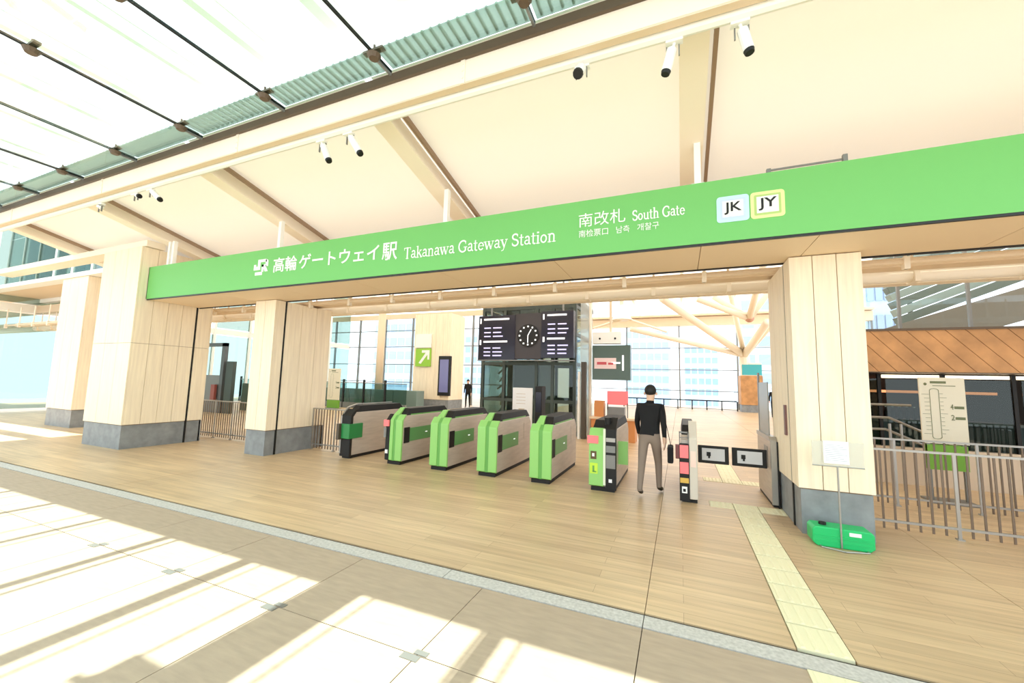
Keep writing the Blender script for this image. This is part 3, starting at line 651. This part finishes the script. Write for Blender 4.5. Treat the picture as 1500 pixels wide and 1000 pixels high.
# white poster board on green base behind the barrier
def chart(x0, x1, y, z0, z1, zg, label, detail=True):
    t = thing('poster_board', label, 'sign board', ((x0+x1)/2, y, 0), 'white boards on green bases')
    B(x0, x1, y, y+.03, z0, z1).build('board', mat('ivory board', (232, 226, 206), .6), t)
    B(x0+.04, x1-.03, y-.02, y+.1, zg, z0-.02).build('green_base', mat('leaf green', (120, 176, 60), .5), t)
    b = MB(); b.box(x0+.04, x0+.08, y, y+.04, 0, z0); b.box(x1-.08, x1-.04, y, y+.04, 0, z0); b.box(x0, x1, y-.15, y+.2, 0, .03); b.build('stand_legs', GREYM, t)
    H = z1-z0; W = x1-x0; lm = mat('olive print', (112, 120, 84), .6)
    if detail:
        yy = y-.003; b = MB(); xa = x0+.23*W; xb = x0+.42*W
        b.box(xa-.006, xa, yy, y, z0+.1*H, z0+.8*H); b.box(xb, xb+.006, yy, y, z0+.1*H, z0+.8*H)
        for i in range(6):
            a0 = math.pi*i/6; a1 = math.pi*(i+1)/6; c = (xa+xb)/2; r = (xb-xa)/2+.003
            for s in (1, -1):
                zz = z0+(.8 if s > 0 else .1)*H
                b.bar((c+r*math.cos(a0), yy, zz+s*r*.6*math.sin(a0)), (c+r*math.cos(a1), yy, zz+s*r*.6*math.sin(a1)), .006, .006)
        for i in range(11):
            z = z0+(.14+.06*i)*H; b.box(xa-.07-(.03 if i % 5 == 0 else 0), xa-.012, yy, y, z, z+.005); b.box(xb+.012, xb+.05+(.04 if i % 4 == 1 else 0), yy, y, z+.01, z+.015)
        b.build('scale_print', lm, t)
        text('chart_letters', '4', x0+.66*W, x0+.72*W, z0+.52*H, z0+.6*H, yy, lm, t); text('chart_letters', '2', x0+.66*W, x0+.73*W, z0+.36*H, z0+.44*H, yy, lm, t)
        b = MB(); b.box(x0+.74*W, x0+.95*W, yy, y, z0+.53*H, z0+.57*H); b.box(x0+.75*W, x0+.96*W, yy, y, z0+.37*H, z0+.41*H); b.box(x0+.25*W, x0+.6*W, yy, y, z0+.91*H, z0+.945*H); b.box(x0+.3*W, x0+.8*W, yy, y, z0+.87*H, z0+.88*H)
        b.ball((x0+.14*W, y, z0+.9*H), .02); b.build('header_print', lm, t)
chart(3.47, 4.0, 8.3, .87, 1.88, .48, 'white board with a printed vertical scale, behind the right barriers')
chart(-17.4, -16.55, 16.0, .45, 2.1, .0, 'white board on green base behind the barrier left of the gates')

# elevator tower of dark glass
t = thing('elevator_tower', 'dark green glass elevator tower behind the departure board', 'elevator', (-4.6, 13.2, 0))
x0, x1, y0, y1, zt = -6.25, -3.03, 12.3, 14.6, 4.22
FR = mat('dark green grey frame', (70, 80, 74), .4, .3)
for x in (x0, -5.45, -4.3, -3.75, x1):
    B(x-.05, x+.05, y0-.05, y0+.05, 0, zt).build('frame_post', FR, t); B(x-.05, x+.05, y1-.05, y1+.05, 0, zt).build('frame_post', FR, t)
for z in (.05, 1.05, 2.25, 3.2, zt-.12):
    b = MB(); b.box(x0, x1, y0-.04, y0+.04, z-.05, z+.05); b.box(x0, x1, y1-.04, y1+.04, z-.05, z+.05); b.box(x0-.04, x0+.04, y0, y1, z-.05, z+.05); b.box(x1-.04, x1+.04, y0, y1, z-.05, z+.05); b.build('frame_ring', FR, t)
B(x0-.1, x1+.1, y0-.1, y1+.1, zt, zt+.15).build('roof_cap', FR, t)
for xa, xb in ((x0, -5.45), (-5.45, -4.3), (-4.3, -3.75), (-3.75, x1)):
    for za, zc in ((.1, 1.0), (1.1, 2.2), (2.3, 3.15), (3.25, 4.05)): B(xa+.05, xb-.05, y0-.01, y0+.01, za, zc).build('glass_pane', GLASSD, t)
for xa in (x0, x1): B(xa-.01, xa+.01, y0+.05, y1-.05, .1, 4.05).build('glass_pane', GLASSD, t)
B(-5.3, -4.4, 12.9, 14.3, .1, 2.4).build('cabin', mat('grey green cabin', (112, 120, 104), .5), t); B(-5.32, -4.85, 12.88, 12.9, .1, 2.2).build('cabin_door', GREYM, t); B(-4.85, -4.38, 12.88, 12.9, .1, 2.2).build('cabin_door', GREYM, t)
b = MB()
for x in (-5.9, -3.5): b.box(x-.1, x+.1, 13.9, 14.2, 0, 4.2)
b.build('guide_rail', FR, t)
b = MB()
for i in range(14): b.tube((-5.95+.05*(i % 3), 12.75+.1*(i % 4), .3+.27*i), (-5.75, 12.8, .42+.27*i), .03)
stuff(b.build('machinery', mat('light machinery', (188, 188, 170), .5), t))

# departure board
t = thing('departure_board', 'hanging departure board with round clock between two dark displays', 'display board', (-4.2, 11, 2.3))
B(-5.78, -4.55, 11.0, 11.25, 2.30, 3.66).build('display_panel', NAVY, t); B(-3.72, -2.76, 11.0, 11.25, 2.36, 3.72).build('display_panel', NAVY, t)
dpL, dpR = t.children[0], t.children[1]
B(-4.55, -3.72, 11.02, 11.25, 2.33, 3.69).build('clock_panel', mat('dark slate panel', (62, 58, 62), .5), t); cp = t.children[2]
def bars(par, x0, x1, z0, z1, hd):
    for q in ((x0+.05, x0+.09, z1-.24, z1-.08), (x0+.18, x1-.2, z1-.14, z1-.09), (x0+.18, x1-.25, z1-.83, z1-.78), (x0+.05, x0+.1, z1-.9, z1-.75)):
        B(q[0], q[1], 10.99, 11, q[2], q[3]).build('header_line', WTXT, par)
    for z in (z1-.40, z1-.54, z1-.66, z1-1.02, z1-1.14, z1-1.25):
        B(x0+.2, x0+.42, 10.99, 11, z, z+.035).build('text_line', LILAC, par); B(x0+.5, x0+.5+.25+.12*random.random(), 10.99, 11, z, z+.035).build('text_line', LILAC, par)
bars(dpL, -5.78, -4.55, 2.3, 3.66, 0); bars(dpR, -3.72, -2.76, 2.36, 3.72, 1)
c = MB().tube((-4.13, 11.015, 3.02), (-4.13, 10.99, 3.02), .34, seg=28).build('clock_face', BLACK, cp)
b = MB()
for i in range(12):
    a = math.pi*i/6; b.box(-4.13+.27*math.cos(a)-.022, -4.13+.27*math.cos(a)+.022, 10.982, 10.99, 3.02+.27*math.sin(a)-.022, 3.02+.27*math.sin(a)+.022)
b.bar((-4.13, 10.98, 3.02), (-4.03, 10.98, 3.2), .02, .02); b.bar((-4.13, 10.98, 3.02), (-4.13, 10.98, 2.8), .02, .015)
for ch in (b,): ch.build('clock_marks', WTXT, cp)
for x in (-5.4, -3.1): MB().tube((x, 11.12, 3.6), (x, 11.12, 5.78), .03).build('hanger', GREYM, t)
B(-5.8, -2.75, 11.0, 11.2, 2.27, 2.30).build('base_rail', GREYM, t)

# hanging cabinet sign and hub
t = thing('hanging_cabinet_sign', 'dark green hanging cabinet with a pink and white poster, right of the tower', 'sign', (-1.9, 12, 1.8))
B(-2.42, -1.32, 12.0, 12.3, 1.77, 2.8).build('cabinet', mat('dark green glass cabinet', (76, 96, 86), .3), t)
p = B(-2.36, -1.72, 11.985, 12.0, 2.1, 2.42).build('poster', mat('pinkish poster', (240, 214, 214), .5), t)
b = MB(); b.box(-2.28, -2.0, 11.98, 11.985, 2.22, 2.3); b.box(-1.95, -1.8, 11.98, 11.985, 2.22, 2.28); b.build('poster_print', mat('red print', (200, 80, 90), .5), p)
B(-1.55, -1.5, 11.985, 12.0, 2.05, 2.5).build('light_tube', WTXT, t); B(-1.85, -1.6, 11.985, 12.0, 2.25, 2.3).build('light_tube', WTXT, t)
B(-2.42, -1.6, 12.0, 12.3, 2.85, 3.2).build('white_box', WHITE, t); MB().tube((-1.9, 12.15, 3.2), (-1.9, 12.15, 6.18), .04).build('hanger', TAN, t)
for x in (-2.2, -1.75): MB().tube((x, 12.0, 3.0), (x, 11.98, 3.0), .03).build('camera_eye', BLACK, t)

# posts right of the tower
t = thing('glass_pier', 'pale glass pier with white and dark posts right of the elevator tower', 'pier', (-2.7, 12.0, 0))
B(-2.86, -2.79, 11.98, 12.06, 0, 2.0).build('white_post', WHITE, t); B(-2.76, -2.62, 12.0, 12.15, 0, 2.3).build('dark_post', mat('dark brown post', (80, 72, 62), .5), t)
B(-2.88, -2.5, 12.4, 12.44, 0, 4.3).build('glass_fin', CLEARP, t); MB().tube((-2.56, 12.35, 0), (-2.56, 12.35, 4.4), .04).build('pale_post', CREAM, t)

# information board and kiosk behind gates
t = thing('notice_board', 'white notice board on legs behind the gates, in front of the elevator', 'sign board', (-3.65, 9.5, 0))
B(-3.95, -3.42, 9.5, 9.54, .78, 1.5).build('board', PAPER, t); B(-3.55, -3.42, 9.49, 9.54, .45, .8).build('lower_board', PAPER, t)
b = MB(); b.box(-3.93, -3.9, 9.52, 9.55, 0, .8); b.box(-3.47, -3.44, 9.52, 9.55, 0, .8); b.box(-3.95, -3.42, 9.4, 9.7, 0, .03); b.build('stand_legs', STEEL, t)
b = MB(); b.box(-3.78, -3.62, 9.49, 9.5, .82, .98)
for i in range(4): b.box(-3.85, -3.6, 9.495, 9.5, 1.1+.08*i, 1.11+.08*i)
b.build('print_lines', mat('beige print', (206, 190, 168), .6), t)
t = thing('kiosk_pillar', 'slim black kiosk beside the white notice board', 'kiosk', (-3.3, 9.75, 0)); B(-3.38, -3.2, 9.6, 9.9, 0, 1.55).build('housing', BLACK, t, bevel=.01); B(-3.36, -3.22, 9.595, 9.6, .9, 1.4).build('screen', NAVY, t)
t = thing('service_counter', 'orange wooden service counter with pink signs behind the person', 'counter', (-2, 12, 0))
B(-2.45, -1.2, 12.0, 12.6, 0, .62).build('base', ORANGE, t); B(-2.5, -1.15, 11.95, 12.65, .62, .68).build('worktop', mat('cream top', (240, 214, 180), .5), t)
B(-2.38, -2.1, 12.1, 12.4, .68, 1.15).build('box_shelf', ORANGE, t); B(-2.0, -1.5, 12.1, 12.4, .68, .98).build('grey_box', GREYM, t); B(-2.0, -1.4, 12.1, 12.14, 1.05, 1.45).build('pink_sign', PINK, t); b = MB(); b.box(-2.0, -1.97, 12.1, 12.14, .9, 1.1); b.box(-1.43, -1.4, 12.1, 12.14, .68, 1.1); b.build('sign_leg', GREYM, t)

# far right: branching tree column, railing
t = thing('branching_column', 'far column with timber base and white struts branching upward', 'column', (4.4, 31.6, 0))
B(3.8, 5.1, 31, 32.3, .5, 2.45).build('timber_base', BWOOD, t); B(3.85, 5.05, 31.05, 32.25, 0, .5).build('plinth', STONE, t)
B(3.9, 5.05, 30.96, 31.0, 2.5, 3.2).build('teal_poster', TEAL, t); B(3.85, 5.05, 31, 32, 2.45, 3.3).build('head_box', CREAM, t)
hub = Vector((4.1, 31.3, 3.85)); MB().tube((4.1, 31.3, 3.2), hub, .35, .3, seg=12).build('neck', CREAM, t)
for q, r in (((-.87, 24, 6.6), .17), ((-2.82, 26, 5.15), .13), ((4.6, 26, 5.35), .17), ((6.2, 24, 7.2), .15), ((2.6, 26, 8.3), .12)): MB().tube(hub, q, r*1.4, r*1.25, seg=10).build('strut', CREAM, t, smooth=True)
t = thing('upper_node', 'white branching steel node under the hall roof near the right pillar', 'truss', (3.9, 22, 6.4))
n0 = Vector((3.72, 26, 5.6))
for q in ((1.0, 25, 6.65), (1.9, 26, 6.95), (5.5, 26, 8.2), (3.9, 22, 7.9)): MB().tube(n0, q, .18, .16, seg=10).build('strut', CREAM, t, smooth=True)
MB().ball(n0, .25).build('node_joint', mat('dull rose joint', (196, 150, 130), .5), t, smooth=True)
t = thing('hall_hub', 'white conical roof hub above the hanging cabinet sign', 'truss', (-2.59, 20, 5))
MB().tube((-2.59, 20, 5.55), (-2.59, 20, 4.8), .12, .5, 12).build('cone', WHITE, t); MB().tube((-2.59, 20, 5.5), (-2.59, 20, 8.9), .1).build('stem', CREAM, t)
MB().tube((-2.59, 20, 4.85), (-6.5, 22, 4.1), .06).build('strut', CREAM, t); MB().tube((-2.3, 20, 4.85), (-.6, 21.8, 4.4), .06).build('strut', CREAM, t)
t = thing('window_railing', 'black and white railing in front of the far right glazing', 'railing', (0, 31.7, 0))
B(-4, 3.6, 31.68, 31.74, .62, .70).build('handrail', BLACK, t); B(-4, 3.6, 31.68, 31.74, .08, .12).build('bottom_rail', GREYM, t)
for i in range(9): B(-4+i*.95, -4+i*.95+.08, 31.68, 31.74, 0, .65).build('post', BLKM, t)

# gate frame seen between the two left pillars
t = thing('door_frame', 'dark grey metal door frame seen between the left pillars', 'door frame', (-18.5, 11, 0))
b = MB(); b.box(-18.25, -18.05, 11, 11.15, 0, 3.0); b.box(-19.9, -18.05, 11, 11.15, 2.85, 3.0); b.box(-19.9, -19.75, 11, 11.15, 0, 3.0); b.build('frame', mat('slate metal', (92, 98, 100), .4, .3), t)
B(-17.95, -17.5, 11.05, 11.2, 0, 2.2).build('side_panel', FR, t); B(-16.2, -16.05, 11, 11.15, 0, 2.15).build('post', BLKM, t); B(-19.7, -18.3, 11.05, 11.08, 0, 1.6).build('grey_leaf', GREYM, t)
B(-18.6, -18.35, 10.9, 11.0, .55, 1.2).build('red_box', mat('dull red', (150, 84, 76), .5), t)
t = thing('green_counter', 'low dark green screen wall behind the barrier between left pillars', 'screen wall', (-16, 12.5, 0)); B(-19, -14, 12.5, 12.6, 0, 1.25).build('screen', mat('dark olive', (70, 92, 72), .5), t)

# ------------------------------------------------------------------ right hand shop building
shop = struct('wall_right', B(2.9, 13.5, 13.0, 13.2, 0, 2.7), DARKIN)
f_ = thing('timber_fascia', 'brown timber fascia with diagonal boards over the dark shop', 'fascia', (6, 9.2, 2)); 
B(2.8, 13.5, 9.3, 9.6, 2.02, 2.70).build('backing', mat('brown groove', (150, 110, 74), .7), f_)
for i in range(44):
    xa = 2.2+.26*i
    pts = [(xa+.005, 2.74), (xa+.255, 2.74), (xa+.255+.62, 2.0), (xa+.005+.62, 2.0)]
    MB().prism(pts, 1, 9.27, 9.3).build('board', BWOOD, f_)
B(2.8, 13.5, 9.25, 9.6, 1.985, 2.0).build('edge_strip', BRONZE, f_); B(2.8, 13.5, 9.25, 9.6, 2.74, 2.78).build('edge_strip', BRONZE, f_)
sf = thing('shopfront', 'dark shop front with slim black posts below the timber fascia', 'shop front', (6, 9.6, 0))
for x in (3.45, 4.35, 5.25, 6.15, 7.05, 8): B(x-.025, x+.025, 9.6, 9.66, 0, 1.97).build('post', BLACK, sf); 
for i in range(5): B(3.5+.9*i, 4.3+.9*i, 9.6, 9.64, 1.90, 1.955).build('light_strip', LITE, sf)
for i in range(6): B(2.62+.9*i+.03, 3.42+.9*i, 9.62, 9.63, .66, 1.88).build('glass_pane', GLASSD, sf)
B(2.9, 3.0, 9.7, 12.9, 0, 1.97).build('side_wall', DARKIN, sf); B(2.9, 13.5, 9.62, 12.95, 1.975, 2.05).build('soffit', DARKIN, sf); B(2.9, 8, 9.55, 9.68, 0, .65).build('low_wall', mat('pale beige low wall', (214, 196, 174), .6), sf)
B(3.3, 6.5, 12.4, 12.6, 1.62, 1.68).build('light_bar', BRICKY, sf)
t = thing('shop_counter', 'dark counter inside the shop behind the glass', 'counter', (4.5, 11.5, 0)); B(3.1, 8, 11.2, 11.8, 0, 1.0).build('base', mat('dark teal counter', (66, 84, 86), .5), t); B(3.05, 8.05, 11.15, 11.85, 1.0, 1.06).build('worktop', GREYM, t)
t0 = None
for i in range(9):
    x = 3.9+.12*i
    t = thing('bottle', 'small dark bottle in the row on the shop counter', 'bottle', (x, 11.3, 1.06), 'bottles on the shop counter'); t['label'] = ('leftmost', 'second', 'third', 'fourth', 'fifth', 'sixth', 'seventh', 'eighth', 'rightmost')[i]+' small dark bottle in the row on the shop counter, from the left'
    b = MB(); b.tube((0, 0, 0), (0, 0, .16), .035); b.tube((0, 0, .16), (0, 0, .2), .035, .012); b.tube((0, 0, .2), (0, 0, .25), .012); b.build('body', BLACK, t, local=True); MB().tube((0, 0, .25), (0, 0, .27), .016).build('cap', WHITE, t, local=True)
t = thing('stair_handrail', 'pale steel handrails sloping down behind the right barriers', 'handrail', (3.4, 8.9, 0))
b = MB(); b.tube((2.6, 8.9, 1.2), (3.3, 8.9, 1.2), .02); b.tube((3.3, 8.9, 1.2), (4.2, 8.9, .75), .02); b.tube((2.6, 8.9, 1.0), (3.25, 8.9, 1.0), .02); b.tube((3.25, 8.9, 1.0), (4.2, 8.9, .55), .02); b.tube((2.6, 8.9, 1.42), (3.6, 8.9, 1.42), .02); b.build('rail', STEEL, t)
b = MB()
for x in (2.7, 3.3, 3.45, 4.1): b.tube((x, 8.9, 0), (x, 8.9, 1.1), .02)
b.build('post', STEEL, t)
# upper glazed facade and the blue-grey canopy slats behind it
uf = struct('window_3', B(2.9, 13.5, 9.9, 10.0, 2.72, 2.8), GREYM)
for x in (2.95, 3.95, 4.95, 5.95, 6.95, 7.95, 8.95, 9.95): B(x-.02, x+.02, 9.92, 9.98, 2.8, 5.4).build('mullion', GREYM, uf); B(x+.03, x+.97, 9.94, 9.95, 2.8, 5.4).build('pane', GLASSW, uf)
t = thing('louvre_canopy', 'sloping grey-green louvre canopy seen through the upper right window', 'canopy', (8, 14, 4))
for i in range(11):
    MB().bar((5.5+.05*i, 14+.25*i, 3.55+.26*i), (11, 14+.25*i, 5.9+.26*i), .3, .2).build('slat', GREYW if i % 2 else mat('darker louvre', (112, 122, 114), .5), t)
MB().bar((4.6, 13.6, 2.75), (11, 13.6, 5.0), .2, .75).build('edge_beam', mat('taupe beam', (138, 124, 108), .5), t)
MB().tube((6.0, 14.5, 0), (6.0, 14.5, 4.2), .06).build('post', GREYM, t)

w4 = struct('window_4', B(-28, -14.2, 7.3, 7.5, 4.35, 4.5), WHITE)
for i in range(9):
    x0 = -28+1.52*i; B(x0-.04, x0+.04, 7.36, 7.44, 4.5, 9).build('mullion', WHITE, w4)
    for j in range(3): B(x0+.05, x0+1.47, 7.39, 7.41, 4.5+1.5*j, 5.95+1.5*j).build('pane', TEALG, w4)
b = B(-30, -14.2, 8.5, 8.6, 4.3, 9.5); o = b.build('blue_blind', mat('slate blue blind', (132, 160, 176), .6), w4)
# left upper glazing beyond the pillars
lf = struct('wall_left', B(-24.2, -24, 3.5, 24, 3.9, 4.2), WHITE)
for i in range(10):
    y0 = 4+2*i; B(-24.1, -24.05, y0+.05, y0+1.95, 4.25, 8.5).build('pane', GLASSD if i % 2 else GLASSW, lf); B(-24.15, -23.95, y0-.05, y0+.05, 0, 8.5).build('mullion', WHITE, lf); B(-24.1, -24.05, y0+.05, y0+1.95, 0.1, 3.85).build('pane', TEALG, lf)

# ------------------------------------------------------------------ outside: ground and pale city towers
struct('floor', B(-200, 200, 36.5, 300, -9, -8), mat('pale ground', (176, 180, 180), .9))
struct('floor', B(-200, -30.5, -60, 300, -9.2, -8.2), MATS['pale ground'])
def tower(x0, x1, y, z1, m, label, nx, nz):
    t = thing('office_tower', label, 'building', ((x0+x1)/2, y+6, -8)); B(x0, x1, y, y+12, -8, z1).build('wall', m, t)
    wg = mat('pale window band', (168, 190, 216), .2)
    dx = (x1-x0)/nx; dz = (z1+8)/nz; proto = None
    for i in range(nx):
        for j in range(nz):
            lx = x0+(i+.12)*dx; lz = -8+(j+.25)*dz
            if proto is None:
                o = MB().box(0, dx*.76, 0, .15, 0, dz*.55).build('window', wg, t, local=True); proto = o
            else: o = proto.copy(); COL.objects.link(o)
            o.parent = t; o.location = (lx-t.location.x, y-.1-t.location.y, lz-t.location.z)
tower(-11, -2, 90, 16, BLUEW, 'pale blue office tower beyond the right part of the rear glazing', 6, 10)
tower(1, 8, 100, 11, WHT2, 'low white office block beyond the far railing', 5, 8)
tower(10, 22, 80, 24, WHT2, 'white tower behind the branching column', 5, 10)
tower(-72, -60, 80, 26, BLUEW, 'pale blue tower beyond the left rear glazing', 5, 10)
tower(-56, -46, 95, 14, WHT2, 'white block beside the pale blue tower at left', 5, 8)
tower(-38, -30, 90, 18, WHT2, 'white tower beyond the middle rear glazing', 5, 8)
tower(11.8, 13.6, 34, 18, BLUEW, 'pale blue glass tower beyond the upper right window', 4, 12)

# ------------------------------------------------------------------ people
def person(loc, rot, label, jacket, trousers, hair, stride=.25, H=1.7, lean=.04):
    t = thing('person', label, 'person', loc); t.rotation_euler = (0, 0, rot)
    s = H/1.7
    J = {'pelvis': (0, 0, .93, .135), 'waist': (0, lean*.5, 1.06, .125), 'chest': (0, lean, 1.27, .15), 'neck0': (0, lean, 1.41, .075), 'neck': (0, lean+.01, 1.47, .055),
         'head': (0, lean+.035, 1.56, .085), 'crown': (0, lean+.03, 1.635, .078)}
    bones = [('pelvis', 'waist'), ('waist', 'chest'), ('chest', 'neck0'), ('neck0', 'neck'), ('neck', 'head'), ('head', 'crown')]
    for sd, sg in (('l', 1), ('r', -1)):
        st = stride*sg
        J['hip'+sd] = (.09*sg, 0, .88, .095); J['knee'+sd] = (.1*sg, st*.55+.03, .48, .06); J['ank'+sd] = (.1*sg, st*.95-.03, .085 if sg > 0 else .12, .042); J['toe'+sd] = (.11*sg, st*.95+.14, .035 if sg > 0 else .05, .035)
        J['sh'+sd] = (.175*sg, lean, 1.37, .062); J['el'+sd] = (.22*sg, lean-.03-st*.3, 1.10, .045); J['wr'+sd] = (.22*sg, lean+.08-st*.5, .88, .032); J['palm'+sd] = (.22*sg, lean+.11-st*.55, .80, .028)
        bones += [('pelvis', 'hip'+sd), ('hip'+sd, 'knee'+sd), ('knee'+sd, 'ank'+sd), ('ank'+sd, 'toe'+sd), ('chest', 'sh'+sd), ('sh'+sd, 'el'+sd), ('el'+sd, 'wr'+sd), ('wr'+sd, 'palm'+sd)]
        px, py, pz = J['palm'+sd][:3]
        for k in range(4):
            nm = 'f%d%s' % (k, sd); ln = (.075, .085, .08, .062)[k]; yo = py+.027-.018*k
            J[nm+'a'] = (px, yo, pz-.02, .0095); J[nm+'b'] = (px-.004*sg, yo, pz-.02-ln*.5, .009); J[nm+'c'] = (px-.018*sg, yo, pz-.02-ln, .0075)
            bones += [('palm'+sd, nm+'a'), (nm+'a', nm+'b'), (nm+'b', nm+'c')]
        J['th'+sd] = (px-.008*sg, py+.05, pz-.01, .0095); bones += [('palm'+sd, 'th'+sd)]; J['tk'+sd] = (px-.015*sg, py+.058, pz-.045, .008); bones += [('th'+sd, 'tk'+sd)]
    names = list(J); me = bpy.data.meshes.new('body')
    me.from_pydata([[c*s for c in J[n][:3]] for n in names], [(names.index(a), names.index(b)) for a, b in bones], [])
    o = bpy.data.objects.new('tmp', me); COL.objects.link(o)
    md = o.modifiers.new('skin', 'SKIN'); 
    for i, n in enumerate(names):
        r = J[n][3]*s; v = me.skin_vertices[0].data[i]; v.radius = (r*(1.15 if n in ('pelvis', 'waist', 'chest') else 1), r*(.8 if n in ('pelvis', 'waist', 'chest') else 1)); v.use_root = (n == 'pelvis')
    o.modifiers.new('sub', 'SUBSURF').levels = 2; o.modifiers['sub'].render_levels = 2
    dg = bpy.context.evaluated_depsgraph_get(); m2 = bpy.data.meshes.new_from_object(o.evaluated_get(dg)); bpy.data.objects.remove(o)
    bd = bpy.data.objects.new('body', m2); COL.objects.link(bd); bd.parent = t
    m2.materials.clear()
    for m in (mat('skin', (226, 186, 160), .6), jacket, trousers, BLACK): m2.materials.append(m)
    for p in m2.polygons:
        c = p.center/s; p.use_smooth = True
        if c.z > 1.46: k = 0
        elif c.z < .10 and abs(c.x) < .2: k = 3
        elif abs(c.x) > .165 and c.z < .9: k = 0
        elif c.z > .94 or abs(c.x) > .17: k = 1
        else: k = 2
        p.material_index = k
    b = MB(); hx, hy, hz = 0, (lean+.03)*s, 1.6*s
    n = 10
    b.ball((hx, hy-.012, hz+.025), .092*s, 12, 1.05); h = b.build('hair', hair, t, local=True, smooth=True)
    # face: keep hair off the front by flattening it
    for v in h.data.vertices:
        if v.co.y > hy+.045 and v.co.z < hz+.06: v.co.y = hy+.03
    yf = hy+.083*s
    b = MB(); b.ball((-.03*s, yf, 1.585*s), .01); b.ball((.03*s, yf, 1.585*s), .01); b.build('eyes', BLACK, t, local=True)
    b = MB(); b.hexa([(-.014, yf-.01), (.014, yf-.01), (.012, yf+.02), (-.012, yf+.02)], 1.545*s, [(-.006, yf-.01), (.006, yf-.01), (.004, yf+.004), (-.004, yf+.004)], 1.59*s); b.build('nose', MATS['skin'], t, local=True)
    B(-.022, .022, yf-.012, yf+.006, 1.522*s, 1.53*s).build('mouth', mat('lips', (180, 110, 100), .6), t, local=True)
    b = MB(); b.ball((-.092*s, hy, 1.575*s), .018, 6, 1.5); b.ball((.092*s, hy, 1.575*s), .018, 6, 1.5); b.build('ears', MATS['skin'], t, local=True)
    return t
JB = mat('black cloth', (22, 22, 24), .9); TG = mat('taupe trousers', (138, 122, 110), .9); HB = mat('black hair', (20, 18, 18), .6)
person((-.44, 6.55, 0), math.radians(-8), 'person in black jacket and taupe trousers walking in through the gates', JB, TG, HB, stride=.24, H=1.64, lean=.07)
bag = thing('shoulder_bag', 'black shoulder bag hanging at the walking person\'s right side', 'bag', (-.135, 6.47, .52))
MB().prism([(-.08, .0), (.18, .0), (.2, .24), (-.1, .24)], 0, -.05, .03).build('bag_body', JB, bag, local=True, bevel=.02)
MB().bar((.0, .05, .22), (-.12, .05, .84), .03, .008).build('strap', JB, bag, local=True)
person((4.95, 27.0, 0), math.radians(170), 'distant person in black standing by the far branching column', JB, JB, HB, stride=.08, H=1.72)
person((-11.95, 21.6, 0), math.radians(200), 'distant person in black beside the deep hall pillar at its right', JB, JB, HB, stride=.1, H=1.7)
